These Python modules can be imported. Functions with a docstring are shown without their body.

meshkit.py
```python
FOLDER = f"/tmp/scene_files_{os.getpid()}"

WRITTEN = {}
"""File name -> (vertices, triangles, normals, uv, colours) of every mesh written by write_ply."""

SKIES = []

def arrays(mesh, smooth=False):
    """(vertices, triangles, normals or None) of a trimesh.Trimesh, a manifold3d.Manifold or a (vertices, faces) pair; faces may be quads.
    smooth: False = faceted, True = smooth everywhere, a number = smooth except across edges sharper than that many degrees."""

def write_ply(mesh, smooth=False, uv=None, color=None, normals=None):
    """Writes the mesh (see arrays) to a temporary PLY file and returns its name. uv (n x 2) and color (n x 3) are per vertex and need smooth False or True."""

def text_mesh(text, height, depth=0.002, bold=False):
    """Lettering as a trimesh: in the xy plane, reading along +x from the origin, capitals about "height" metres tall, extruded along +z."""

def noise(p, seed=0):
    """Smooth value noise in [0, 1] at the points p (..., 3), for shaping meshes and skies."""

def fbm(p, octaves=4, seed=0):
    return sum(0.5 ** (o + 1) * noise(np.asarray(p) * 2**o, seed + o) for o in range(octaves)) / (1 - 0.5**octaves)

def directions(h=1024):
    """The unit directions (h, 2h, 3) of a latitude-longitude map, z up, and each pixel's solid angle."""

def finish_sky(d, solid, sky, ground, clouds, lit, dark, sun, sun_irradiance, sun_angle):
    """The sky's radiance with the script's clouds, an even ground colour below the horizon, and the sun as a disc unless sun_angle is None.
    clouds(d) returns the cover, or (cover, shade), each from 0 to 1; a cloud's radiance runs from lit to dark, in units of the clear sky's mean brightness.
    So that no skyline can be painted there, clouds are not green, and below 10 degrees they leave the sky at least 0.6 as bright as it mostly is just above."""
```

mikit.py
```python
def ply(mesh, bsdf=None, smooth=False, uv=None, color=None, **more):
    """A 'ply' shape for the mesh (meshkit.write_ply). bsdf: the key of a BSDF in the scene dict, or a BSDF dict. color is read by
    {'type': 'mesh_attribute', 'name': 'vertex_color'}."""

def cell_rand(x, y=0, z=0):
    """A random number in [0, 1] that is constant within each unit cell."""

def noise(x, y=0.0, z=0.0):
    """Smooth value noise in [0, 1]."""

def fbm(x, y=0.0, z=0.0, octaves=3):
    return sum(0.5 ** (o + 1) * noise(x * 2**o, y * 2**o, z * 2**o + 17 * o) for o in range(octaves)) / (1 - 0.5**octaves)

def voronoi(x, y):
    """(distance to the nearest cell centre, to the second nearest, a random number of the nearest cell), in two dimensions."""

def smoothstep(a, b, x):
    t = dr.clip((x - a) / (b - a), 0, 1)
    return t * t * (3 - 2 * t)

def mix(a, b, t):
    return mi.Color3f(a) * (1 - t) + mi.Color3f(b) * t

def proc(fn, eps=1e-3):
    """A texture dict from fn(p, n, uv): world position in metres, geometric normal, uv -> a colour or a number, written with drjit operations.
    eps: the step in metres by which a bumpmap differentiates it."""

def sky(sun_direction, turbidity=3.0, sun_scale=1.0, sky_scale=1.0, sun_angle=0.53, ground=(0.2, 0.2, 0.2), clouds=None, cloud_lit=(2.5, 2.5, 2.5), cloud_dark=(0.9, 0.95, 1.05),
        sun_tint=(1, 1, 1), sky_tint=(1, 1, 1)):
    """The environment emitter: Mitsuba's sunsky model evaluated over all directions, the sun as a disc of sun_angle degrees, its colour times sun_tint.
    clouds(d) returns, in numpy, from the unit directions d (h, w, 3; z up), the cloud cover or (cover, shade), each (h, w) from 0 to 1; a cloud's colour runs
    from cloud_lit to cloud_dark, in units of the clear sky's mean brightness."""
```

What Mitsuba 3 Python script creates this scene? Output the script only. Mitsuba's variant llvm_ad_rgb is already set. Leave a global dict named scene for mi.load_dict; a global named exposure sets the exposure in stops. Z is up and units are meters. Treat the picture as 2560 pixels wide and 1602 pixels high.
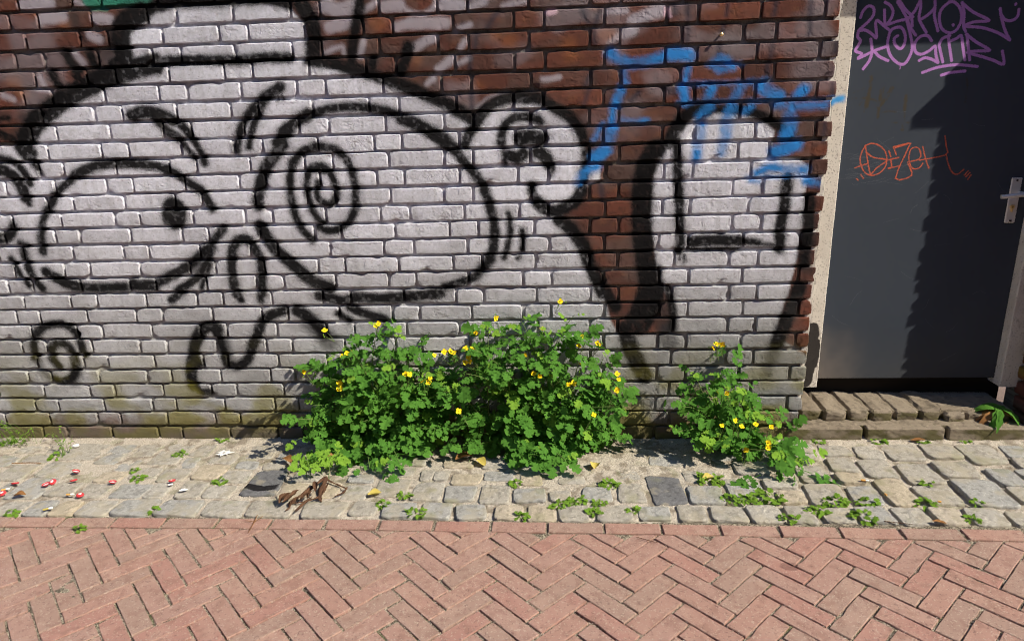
import math, random
import numpy as np, trimesh, drjit as dr, mitsuba as mi, mikit, meshkit
from shapely.geometry import Polygon, Point, LineString, box as sbox
from scipy.spatial import Voronoi
from mikit import noise, fbm, cell_rand, smoothstep, mix, proc, ply

T = mi.ScalarTransform4f
scene, labels = {}, {}
rng = np.random.default_rng(7)

# ------------------------------------------------------------------ camera, sky, exposure
CAM = np.array([0.0, -2.9213, 1.4872])
YAW, PITCH, ROLL = math.radians(-4.3086), math.radians(-16.9375), math.radians(-1.8899)
_f = np.array([math.sin(YAW) * math.cos(PITCH), math.cos(YAW) * math.cos(PITCH), math.sin(PITCH)])
_r = np.array([math.cos(YAW), -math.sin(YAW), 0.0])
_u = np.cross(_r, _f)
_up = -math.sin(ROLL) * _r + math.cos(ROLL) * _u
scene['camera'] = {'type': 'perspective', 'fov': 2 * math.degrees(math.atan(1280 / 1707)), 'fov_axis': 'x', 'near_clip': 0.05, 'far_clip': 2000.0,
                   'to_world': T().look_at(origin=CAM.tolist(), target=(CAM + _f).tolist(), up=_up.tolist())}
SUN = np.array([1.0, -0.475, 1.03])
SUN = SUN / np.linalg.norm(SUN)
scene['sky'] = mikit.sky(SUN.tolist(), turbidity=3.0, sky_scale=0.88, sky_tint=(0.95, 0.98, 1.10), sun_tint=(0.88, 1.0, 1.16))
exposure = 2.45

# ------------------------------------------------------------------ measurements (millimetres in the plane of the wall, of the door and of the ground)
WALL_PAINT = {
'black': '''386:-1693,1922 -1757,1895 -1794,1851 -1802,1802 -1801,1748 -1837,1718|182:-1804,1728 -1696,1730 -1566,1736 -1439,1731 -1313,1726 -1164,1732 -1098,1730|215:-1693,1922 -1612,1945 -1526,1958 -1360,1957 -1196,1952 -1135,1947 -1076,1930|294:-1026,1932 -1003,1887 -984,1838 -991,1783 -1002,1723|230:-1015,1717 -914,1697 -813,1670 -713,1632 -612,1596 -532,1558 -452,1525 -392,1489 -344,1454|397:-1671,1727 -1860,1689 -1945,1664 -2061,1617 -2126,1586 -2205,1540 -2254,1505 -2303,1452 -2327,1413 -2312,1383|200:-2351,1411 -2318,1376 -2295,1341|101:-2295,1341 -2281,1302|158:-2517,1373 -2451,1363 -2402,1353 -2368,1326 -2349,1291 -2340,1252|261:-2531,1322 -2463,1316 -2421,1297 -2392,1266 -2378,1231 -2369,1192|115:-2369,1192 -2364,1165|177:-2457,1476 -2422,1470 -2382,1448 -2350,1431 -2326,1401|87:-2406,1532 -2365,1531|233:-1811,1524 -1755,1538 -1692,1526 -1635,1498|181:-1713,1507 -1669,1460 -1623,1422|129:-1623,1423 -1598,1389 -1570,1347|170:-1630,1504 -1588,1466 -1569,1429|129:-1568,1430 -1548,1396 -1532,1358 -1525,1320|195:-1154,1616 -1205,1590 -1247,1560|168:-1257,1556 -1312,1502 -1345,1455 -1368,1402 -1376,1370|136:-1231,1556 -1263,1513 -1292,1461 -1312,1413 -1321,1380|18:-1169,1585 -1170,1565|18:-1150,1588 -1148,1569|165:-2354,948 -2336,1030 -2314,1093 -2277,1145 -2231,1202 -2174,1248 -2119,1285|188:-2119,1285 -2049,1313 -1978,1326 -1909,1329 -1820,1324 -1733,1309 -1670,1282 -1623,1247 -1575,1212 -1545,1176 -1526,1128|133:-2516,914 -2494,867 -2469,815 -2460,791|164:-2447,959 -2444,895 -2429,838 -2401,776|107:-2454,989 -2426,977|47:-2510,1032 -2462,1087|212:-2564,1008 -2503,1020 -2464,1060|229:-2358,851 -2321,827 -2283,800 -2225,781|192:-2216,778 -2121,774 -1986,777|250:-1960,786 -1857,780|198:-1830,796 -1753,832 -1686,865 -1623,908 -1569,952|170:-1569,952 -1524,1000 -1493,1035|152:-1550,952 -1589,889 -1637,821 -1690,789 -1747,757|89:-1571,884 -1604,825 -1630,769|166:-1730,751 -1787,711|529:-1699,1123 -1706,1089|208:-1166,1437 -1109,1474 -1050,1502|159:-1050,1502 -954,1525 -869,1530 -794,1524 -723,1510 -670,1494 -609,1470 -557,1443 -484,1401|175:-484,1401 -433,1347|230:-1050,1502 -1109,1474 -1153,1437 -1193,1393|238:-1172,1389 -1218,1337 -1254,1297 -1278,1255 -1297,1213 -1313,1158 -1314,1130|174:-659,1474 -598,1448 -538,1411 -477,1373|185:-482,1370 -433,1336 -402,1298 -362,1248 -330,1202 -315,1160 -300,1109 -287,1053 -283,997 -287,963|197:-287,963 -293,919 -310,875|104:-220,1073 -215,1030 -215,987 -225,940 -244,883|104:-163,999 -162,952 -167,917|66:-179,886 -188,878|168:-324,858 -379,800 -447,774 -515,753|262:-1322,1041 -1293,987 -1264,937 -1224,896 -1183,859 -1142,817 -1092,780 -1040,756|220:-1089,721 -1050,713 -979,696 -922,711 -795,705 -645,715 -538,726|195:-958,667 -905,641 -859,623 -804,609|155:-1010,635 -965,605|156:-1026,1377 -1085,1358 -1124,1326 -1150,1277 -1161,1223 -1164,1167 -1159,1116 -1148,1063 -1127,1019 -1096,979|155:-1026,1377 -963,1367 -919,1337 -893,1295 -879,1245 -878,1190 -880,1139 -894,1092 -923,1050 -965,1024 -1011,1017 -1054,1031|133:-1073,1275 -1054,1289 -1023,1297 -990,1281 -972,1247 -961,1205 -964,1163 -982,1137 -1011,1134 -1040,1152 -1047,1186 -1036,1224|135:-1073,1275 -1085,1229 -1087,1178 -1081,1135 -1073,1096 -1050,1061 -1038,1052|171:-1055,1283 -995,1277|195:-1473,734 -1479,786 -1480,841 -1474,891 -1464,932 -1437,972 -1407,987 -1377,975 -1355,939 -1342,898 -1342,839 -1347,784 -1357,733|143:-1472,755 -1459,706|143:-1359,754 -1366,705|209:-331,1460 -313,1491 -283,1517 -242,1535 -193,1543 -124,1541 -67,1530 -15,1497 33,1468 65,1436 90,1400 106,1356|174:110,1321 106,1252 93,1171|242:93,1162 64,1121 18,1089 -25,1079 -67,1091 -100,1125|168:-100,1125 -116,1163 -118,1188|157:-240,1366 -234,1413 -212,1448 -175,1467 -130,1465 -93,1457 -79,1444|283:-160,1383 -115,1386 -74,1381|226:-216,1318 -175,1304 -150,1320|245:-87,1326 -59,1305 -43,1276|62:-43,1276 -26,1260 -35,1240|82:-232,1338 -226,1285|194:-344,1441 -375,1402 -392,1366|121:-433,1495 -392,1474 -352,1445|271:-4,1043 38,1008 76,964 106,912 123,859 145,805 166,761 180,715|232:183,739 214,691 241,651|255:604,1477 526,1461 465,1393|165:604,1477 742,1465 822,1436 883,1399 926,1356|238:465,1393 447,1346|410:395,1321 355,1246 346,1168 344,1094 344,1018 352,941 366,868 377,788 387,712|580:396,736 376,657 340,578|340:287,554 304,473 336,398 373,322|154:463,735 481,672 490,616 489,552|109:422,823 430,712|205:935,1198 932,1138 930,1072 923,1006 924,964 927,900|218:1031,1103 1033,1025 1036,962 1030,899 1028,834|286:1022,726 1000,649 971,555 948,475|181:470,1366 477,1342 486,1262 493,1181 498,1099 503,1032 511,951 508,898|19:509,887 510,861|19:527,882 529,847|221:561,935 656,942 760,936|130:777,935 839,926|63:839,923 910,914|64:542,903 758,904|175:-2516,436 -2509,498 -2487,550 -2439,588 -2375,603 -2318,591 -2285,548 -2273,487 -2269,448|187:-2408,391 -2428,436 -2421,484 -2389,507 -2356,503 -2331,479 -2319,435 -2325,382 -2356,333 -2400,315 -2443,320|266:-1757,290 -1760,343 -1739,413 -1719,482 -1683,546 -1640,579 -1595,570|191:-1658,571 -1617,571 -1591,524 -1584,464 -1574,394|211:-1574,394 -1525,385 -1475,411 -1439,480 -1406,539 -1371,606 -1318,638 -1259,654|255:-1202,653 -1157,624 -1114,578 -1086,536|150:-1757,290 -1723,258 -1685,254|195:-1724,430 -1709,391|177:-2053,1784 -2034,1736 -2005,1708|155:-1949,1784 -1934,1733|179:-2128,1708 -2107,1648|178:-2024,1701 -1996,1652|186:-784,1926 -796,1879 -820,1806 -834,1750 -843,1698 -848,1675|24:-848,1675 -847,1648|159:-751,1713 -766,1657|216:-605,1750 -620,1705 -644,1660|120:-680,1625 -668,1621|118:-608,1750 -615,1720 -636,1660''',
'grey': '''278:-1596,925 -1651,853|244:-310,875 -329,844 -375,800|430:422,641 454,561 479,496|252:1049,962 1046,812|296:948,475 924,394 914,328|270:-2511,419 -2500,374 -2458,329|269:-2327,364 -2348,310|299:-1567,515 -1567,412|497:-1144,595 -1072,510|142:-1980,1920 -1982,1877 -1956,1830|247:-1900,1767 -1824,1779 -1851,1734|292:-1950,1698 -1871,1680|255:-2109,1604 -2059,1626|239:-2297,1533 -2235,1527|242:-2340,1468 -2299,1450|204:-1848,1849 -1856,1811|391:-1605,1981 -1317,1966''',
'drip': '''96:452,1861 454,1836|96:501,1863 505,1801|95:654,1860 650,1822|95:835,1860 831,1811|94:965,1858 968,1804|95:970,1784 970,1741|97:506,1781 506,1734|96:643,1786 641,1761|98:632,1713 631,1660|97:830,1704 831,1647|98:820,1635 821,1576|101:-352,1714 -357,1646|104:-357,1562 -356,1508|99:-239,1868 -283,1808|100:-324,1787 -334,1736|96:1078,1723 1076,1673|99:1077,1556 1078,1511|101:134,1641 110,1581|102:122,1565 102,1509|108:172,1189 177,1123|101:1061,1413 1060,1344|97:95,1858 118,1814|97:164,1855 145,1806|98:139,1780 145,1736|101:321,1547 294,1522|100:419,1563 468,1539|236:462,553 473,471''',
'lilac': '''269:-926,1917 -871,1897 -805,1912|115:-775,1893 -715,1923|229:-689,1904 -625,1905|105:-616,1905 -590,1882 -535,1869 -489,1892 -480,1921|227:-453,1902 -386,1895|132:-347,1886 -287,1906|112:-213,1888 -130,1899|175:-589,1738 -542,1766 -497,1781|176:-484,1662 -454,1684 -425,1702|109:-537,1607 -507,1629|117:-402,1682 -360,1699|192:-643,1825 -573,1841 -474,1830|99:-946,1743 -878,1763 -868,1737|138:-786,1779 -807,1727|230:-589,1838 -449,1836|115:-407,1809 -350,1825|97:-66,1610 2,1615|79:-333,1507 -299,1537 -257,1555 -208,1565|222:292,1814 402,1849|188:262,1769 293,1778|242:-2191,1968 -2074,1971|244:-2121,1917 -2034,1921|221:-1891,1907 -1829,1901|184:-1931,1845 -1891,1828|166:-2014,1782 -1985,1739|127:-2185,1694 -2176,1658|120:-1962,1974 -1934,1965|116:-373,1763 -395,1734|113:231,1755 204,1734|233:-836,1851 -919,1836|111:188,1851 265,1851|85:-2206,1643 -2146,1633|129:-2368,1625 -2323,1607''',
'pink': '''66:416,1856 415,1831|66:429,1852 436,1826|140:-38,1858 -16,1862|32:-2167,1099 -2162,1058 -2144,1053|32:-2093,1093 -2050,1100 -2066,1047''',
'green': '''240:-1910,1975 -1862,1962|218:-1844,1969 -1755,1969 -1658,1969|60:-1908,1946 -1841,1941''',
'orange': '''245:184,1768 200,1765|249:-202,1760 -186,1758|228:35,1741 51,1738|211:39,1692 55,1690|172:-253,1781 -237,1778|256:-2314,1675 -2297,1672|193:-2284,1634 -2267,1631|235:-591,1704 -575,1701|138:-329,1596 -313,1593|270:-731,1843 -715,1841|167:145,1874 160,1871|163:-2040,1894 -2024,1892''',
'blue': '''238:205,1701 236,1674 295,1657 362,1662 412,1679|283:443,1687 516,1679|208:611,1646 644,1659 672,1644|76:588,1643 719,1640|145:259,1629 267,1587|215:250,1565 233,1501|158:219,1486 215,1431|280:216,1408 200,1369|294:192,1330 147,1292|226:155,1257 114,1242 77,1204|119:259,1444 308,1434 360,1439|120:179,1429 143,1371|153:511,1635 503,1583|213:494,1564 506,1507|152:623,1631 647,1621 685,1632|95:482,1572 735,1571 838,1575|202:615,1556 590,1512|230:724,1557 700,1508|287:801,1556 834,1534 871,1508|229:968,1537 940,1512|77:477,1504 759,1501 1075,1496|234:604,1483 566,1444|272:694,1482 677,1437|145:768,1480 739,1454|173:861,1484 935,1474 1058,1474|251:927,1478 920,1429|207:580,1413 574,1358|256:676,1417 672,1359|292:932,1417 914,1352|230:567,1340 562,1284|228:669,1341 661,1305|296:960,1324 910,1308 872,1293|210:806,1214 856,1238 921,1227 1004,1224|80:771,1203 1010,1200|181:1008,1180 1057,1169|91:788,1186 825,1181|86:1064,1497 1103,1491''',
}
WHITE_FILL = "-3481,-71 -2992,1438 -2345,1413 -2287,1462 -2208,1531 -2124,1580 -2062,1614 -1944,1663 -1836,1686 -1804,1728 -1797,1805 -1772,1868 -1704,1908 -1605,1937 -1444,1953 -1303,1948 -1152,1936 -1072,1920 -1051,1890 -1017,1851 -1011,1758 -1017,1712 -914,1685 -814,1659 -713,1629 -613,1590 -508,1544 -441,1511 -360,1457 -326,1488 -296,1517 -241,1546 -180,1552 -120,1541 -63,1514 1,1486 50,1445 82,1392 105,1334 112,1288 168,1274 168,1205 113,1183 81,1126 17,1076 -4,1043 47,995 93,937 122,872 148,815 175,752 194,722 201,668 218,588 258,522 478,520 491,592 481,688 429,735 409,823 398,931 378,1018 380,1143 386,1224 419,1317 457,1381 499,1419 546,1445 643,1465 741,1458 822,1429 865,1381 861,1331 853,1284 977,1265 1015,1232 1009,1128 1016,1046 1012,962 1003,879 988,769 980,704 963,650 948,556 969,491 1023,459 1088,410 1202,-56"
DOOR_PAINT = {
'purple': '''57:1251,1816 1259,1842 1279,1859 1299,1850 1302,1824 1283,1798 1258,1775 1248,1765|58:1248,1765 1276,1767 1305,1750 1324,1735 1320,1765 1314,1792 1321,1802 1346,1783 1373,1763|57:1343,1870 1364,1858 1378,1837 1376,1811 1359,1785|57:1344,1841 1348,1812 1357,1785 1399,1796 1437,1803|57:1440,1803 1410,1846 1393,1868 1401,1871 1427,1840 1461,1810|57:1480,1869 1466,1833 1443,1803 1452,1776 1481,1740|57:1455,1813 1463,1775|57:1482,1874 1487,1843 1487,1801 1522,1749|57:1488,1796 1518,1815 1542,1841 1540,1869|57:1544,1841 1546,1809 1568,1753|57:1598,1862 1570,1834 1567,1798 1583,1760 1616,1743 1642,1755 1655,1789 1646,1831 1620,1858 1598,1862|57:1625,1774 1626,1772|57:1648,1857 1662,1815 1667,1768 1679,1746|57:1648,1855 1697,1819 1765,1785 1708,1782 1672,1767 1739,1759 1808,1736 1859,1707|57:1801,1828 1812,1793 1834,1745 1859,1707|56:1810,1804 1827,1785 1855,1781 1874,1796 1875,1822|56:1859,1843 1859,1841|58:1248,1760 1248,1741 1261,1727 1254,1708 1245,1687 1272,1675 1260,1657 1319,1684 1373,1701|59:1302,1731 1313,1685 1306,1647 1285,1615|58:1322,1684 1344,1662 1382,1644|58:1375,1752 1387,1768 1419,1772 1440,1739 1439,1702 1424,1689 1402,1708 1397,1730 1409,1740|58:1375,1752 1372,1710 1388,1666 1420,1635 1449,1628 1468,1657 1474,1695 1459,1744 1438,1798|58:1548,1716 1529,1736 1502,1734 1483,1711 1487,1678 1511,1664 1543,1676 1565,1694 1572,1664 1586,1629|58:1509,1640 1530,1650 1559,1643 1586,1629|58:1581,1696 1595,1658 1605,1631|58:1581,1702 1591,1723 1618,1732|58:1612,1733 1625,1684 1640,1635|58:1621,1711 1647,1721 1664,1731 1677,1687 1693,1636|58:1686,1735 1700,1681 1712,1635|58:1683,1735 1732,1701 1786,1670 1743,1669 1699,1665 1757,1647 1810,1629 1851,1614 1837,1665|58:1529,1592 1586,1610 1662,1618 1747,1608|59:1607,1579 1645,1588 1700,1592|17:1436,1629 1435,1609''',
'orange': '''26:1330,1300 1315,1261 1319,1221 1340,1186 1368,1171 1401,1179 1426,1207 1427,1241 1415,1275 1387,1299 1357,1308 1330,1300|26:1330,1300 1351,1220 1367,1171|26:1336,1272 1370,1248 1428,1235 1392,1205 1367,1174|26:1296,1206 1350,1223|26:1431,1235 1477,1245|26:1449,1291 1465,1257|26:1432,1275 1443,1249|26:1445,1235 1452,1203 1438,1201 1482,1208|26:1452,1291 1515,1304 1512,1284 1475,1156 1541,1166 1521,1216|26:1517,1224 1565,1237 1564,1271 1545,1286 1524,1278 1520,1238 1540,1198 1568,1197 1582,1217|26:1572,1288 1591,1236 1610,1196|25:1566,1231 1672,1251 1670,1285 1658,1330|26:1675,1251 1689,1211 1711,1176 1735,1167 1757,1186|26:1764,1163 1778,1180|26:1781,1143 1792,1163|26:1771,1155 1785,1171|26:1309,1158 1316,1152|26:1325,1175 1338,1160|25:1455,1286 1507,1301''',
'brown': '''71:1322,1581 1322,1538 1319,1495|94:1318,1500 1316,1462|39:1316,1462 1311,1440|39:1255,1497 1316,1495 1365,1480|14:1255,1519 1277,1526 1297,1536|93:1371,1542 1370,1482|56:1367,1482 1370,1411|20:1370,1411 1367,1347|77:1413,1535 1391,1492 1367,1460|25:1376,1433 1414,1440 1454,1430 1467,1413|67:1475,1500 1475,1435 1476,1363|25:1431,1392 1503,1390|17:1286,1469 1293,1479|38:1711,1573 1722,1519|27:1722,1519 1720,1465''',
}
HEAD_JOINTS = {
1: [-2267, -2144, -1910, -1672, -1548, -1309, -1072, -952, -711, -478, -357, -115, 125, 246, 484, 703],
2: [-2211, -1979, -1856, -1621, -1380, -1258, -1022, -780, -661, -417, -175, -54, 183, 423, 544, 783, 1023],
3: [-2277, -2153, -1915, -1679, -1556, -1326, -1083, -960, -722, -482, -357, -116, 124, 243, 483, 722, 845],
4: [-2209, -1978, -1853, -1620, -1382, -1260, -1022, -783, -661, -417, -176, -54, 183, 423, 545, 777, 1017],
5: [-2278, -2150, -1917, -1678, -1556, -1321, -1082, -961, -719, -477, -355, -112, 128, 248, 484, 725, 849],
6: [-2217, -1978, -1854, -1614, -1377, -1258, -1025, -784, -659, -421, -185, -63, 180, 422, 542, 780, 1018],
7: [-2283, -2165, -1925, -1685, -1562, -1331, -1092, -963, -722, -475, -354, -117, 122, 243, 482, 725, 849],
8: [-2224, -1981, -1857, -1621, -1386, -1260, -1019, -777, -658, -418, -181, -56, 179, 421, 551, 792, 1027],
9: [-2284, -2169, -1929, -1686, -1563, -1325, -1086, -963, -720, -483, -361, -121, 122, 247, 490, 728, 853],
10: [-2457, -2228, -1989, -1867, -1630, -1385, -1268, -1026, -778, -659, -422, -175, -48, 191, 432, 548, 784, 1019],
11: [-2281, -2160, -1921, -1689, -1565, -1326, -1092, -970, -726, -492, -368, -120, 125, 246, 484, 715, 838],
12: [-2462, -2230, -1983, -1863, -1620, -1381, -1257, -1019, -778, -648, -411, -171, -51, 190, 429, 544, 785, 1017],
13: [-2520, -2277, -2161, -1922, -1682, -1560, -1324, -1078, -959, -717, -479, -352, -111, 126, 248, 492, 723, 843],
14: [-2451, -2211, -1973, -1853, -1613, -1380, -1257, -1016, -774, -641, -403, -162, -46, 187, 419, 542, 773, 1008],
15: [-2511, -2272, -2147, -1910, -1675, -1554, -1325, -1080, -955, -713, -471, -343, -109, 125, 245, 487, 719, 838],
16: [-2562, -2445, -2210, -1973, -1849, -1605, -1372, -1244, -1007, -767, -641, -406, -165, -40, 186, 426, 551, 778, 1013],
17: [-2505, -2273, -2146, -1910, -1666, -1542, -1313, -1074, -948, -704, -466, -341, -106, 130, 251, 481, 725, 843],
18: [-2561, -2442, -2209, -1972, -1845, -1606, -1369, -1247, -1006, -760, -635, -401, -168, -46, 191, 431, 553, 791, 1027],
19: [-2504, -2276, -2153, -1910, -1677, -1548, -1309, -1075, -943, -701, -460, -336, -105, 127, 249, 492, 730, 850],
20: [-2571, -2448, -2221, -1983, -1851, -1610, -1368, -1244, -997, -758, -638, -413, -176, -56, 189, 428, 552, 791, 1026],
21: [-2510, -2280, -2155, -1927, -1687, -1569, -1320, -1088, -968, -712, -473, -346, -108, 129, 253, 488, 730, 851],
22: [-2576, -2461, -2219, -1978, -1857, -1613, -1368, -1249, -1011, -770, -654, -422, -181, -58, 189, 428, 556, 792, 1015],
23: [-2516, -2280, -2157, -1911, -1670, -1546, -1315, -1075, -959, -720, -478, -349, -111, 131, 251, 486, 724, 849],
24: [-2579, -2457, -2224, -1979, -1860, -1615, -1371, -1251, -1012, -774, -663, -425, -186, -61, 194, 426, 553, 782, 1015],
25: [-2752, -2519, -2275, -2153, -1916, -1675, -1548, -1317, -1087, -969, -731, -487, -355, -114, 131, 251, 493, 728, 853],
26: [-2574, -2451, -2217, -1977, -1853, -1615, -1373, -1245, -1006, -766, -645, -408, -284, -47, 191, 424, 551, 783, 1021],
}
ROW_ENDS = {2: 1076, 3: 1079, 4: 1086, 5: 1079, 6: 1093, 7: 1078, 8: 1091, 9: 1081, 10: 1088, 11: 1073, 12: 1089, 13: 1076, 14: 1085, 15: 1071, 16: 1085, 17: 1075, 18: 1083, 19: 1079, 20: 1083, 21: 1080, 22: 1085, 23: 1080, 24: 1082, 25: 1070, 26: 1025}
COBBLES = [(-2247,-605,128,109),(-2132,-603,121,120),(-2020,-598,127,131),(-1891,-610,157,118),(-1729,-596,187,124),(-1546,-599,198,118),(-1360,-598,190,118),(-1175,-591,189,118),(-951,-595,169,117),(-2399,-474,60,108),(-2301,-461,154,181),(-2139,-471,133,119),(-1979,-481,125,130),(-1845,-473,157,130),(-1711,-471,85,112),(-1568,-463,117,130),(-1434,-485,134,104),(-1281,-406,189,201),(-1131,-475,146,116),(-985,-456,114,117),(-2457,-316,163,146),(-2289,-294,191,147),(-1992,-370,129,101),(-1856,-323,131,104),(-1708,-341,143,109),(-1569,-320,136,123),(-1425,-351,140,101),(-1984,-251,106,96),(-1700,-228,84,103),(-1422,-239,104,82),(-1297,-238,117,108),(-2591,-214,110,113),(-2463,-198,125,114),(-2275,-131,193,155),(-2112,-152,168,175),(-1966,-115,140,119),(-1840,-143,189,189),(-1689,-113,131,111),(-1577,-149,150,159),(-1404,-133,143,145),(-1251,-161,141,142),(-1103,-202,138,152),(-1104,-335,119,114),(-2428,-95,83,91),(-2583,-111,113,91),(-1107,-88,129,104),(-787,-592,114,100),(-645,-601,136,94),(-500,-598,121,104),(-370,-601,132,109),(-215,-604,116,103),(-85,-612,98,102),(41,-615,111,107),(198,-608,125,107),(346,-600,119,107),(-851,-466,125,116),(-718,-429,164,148),(-558,-462,127,138),(-414,-471,123,114),(-279,-475,128,136),(-139,-479,127,101),(-7,-488,90,89),(131,-475,113,101),(277,-468,113,135),(415,-438,143,194),(-867,-364,110,80),(-711,-305,131,103),(-585,-330,65,88),(-518,-323,65,88),(-413,-365,121,92),(-273,-333,121,75),(-141,-362,94,85),(38,-348,119,86),(279,-296,113,113),(155,-259,115,91),(285,-164,98,109),(445,-190,129,121),(-872,-200,137,110),(-667,-199,122,110),(-461,-224,133,107),(-296,-210,133,108),(-130,-235,118,106),(55,-152,120,97),(491,-598,112,102),(624,-600,123,101),(762,-603,127,111),(893,-606,99,110),(1031,-599,115,105),(1165,-601,130,110),(1296,-609,140,113),(1427,-612,133,118),(1560,-609,143,117),(1671,-617,79,97),(573,-469,129,122),(730,-422,154,149),(888,-386,143,93),(901,-476,98,99),(1040,-463,149,166),(1186,-461,126,132),(1315,-437,126,212),(1466,-457,152,131),(1641,-438,180,199),(1777,-453,83,131),(1043,-294,122,136),(1184,-335,119,96),(1326,-254,152,145),(1474,-296,161,159),(1646,-251,168,150),(1807,-328,133,154),(1886,-304,70,108),(1061,-104,142,153),(1208,-96,122,98),(1346,-103,115,111),(1194,-217,124,123),(1499,-115,164,151),(1660,-94,151,125),(1815,-120,168,149),(1969,-99,93,110),(1929,-205,72,103),(585,-317,142,99),(804,-253,137,115),(930,-119,129,125),(719,-134,130,110)]
CAPS = [(-2371, -442), (-2225, -450), (-2214, -423), (-2167, -337), (-2124, -415), (-1938, -426), (-2017, -527), (-2368, -519), (-1679, -413)]
BUTTS = [(-2377, -491), (-2060, -527), (-2077, -635), (1221, -376), (1257, -486), (1436, -532), (-1670, -443)]
WEEDS = [(-2379, -183, 1.2), (-1787, -156, 1), (-1856, -375, 1), (-1471, -401, 1), (-1920, -309, 0.5), (-1639, -622, 0.5), (-2221, -652, 1), (-1862, -758, 0.7), (-648, -501, 1), (-717, -570, 1), (-572, -630, 1.5), (-198, -399, 0.9), (-158, -640, 1), (-13, -565, 1.4), (58, -533, 1.6), (118, -613, 1.2), (195, -407, 1.5), (145, -543, 0.8), (268, -592, 0.6), (606, -364, 2.6), (808, -498, 3.0), (656, -512, 1.4), (716, -511, 1.4), (837, -641, 1.2), (962, -591, 1.9), (1049, -521, 2), (1176, -524, 1.6), (1112, -626, 1.9), (1381, -532, 1.6), (1493, -635, 0.9), (1463, -379, 0.6), (1574, -518, 0.6), (1435, 18, 1.6), (1626, 19, 1.3), (1164, 17, 1.2), (1808, 19, 0.7), (-2731, -47, 1.0), (-1651, 0, 0.9)]
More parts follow.
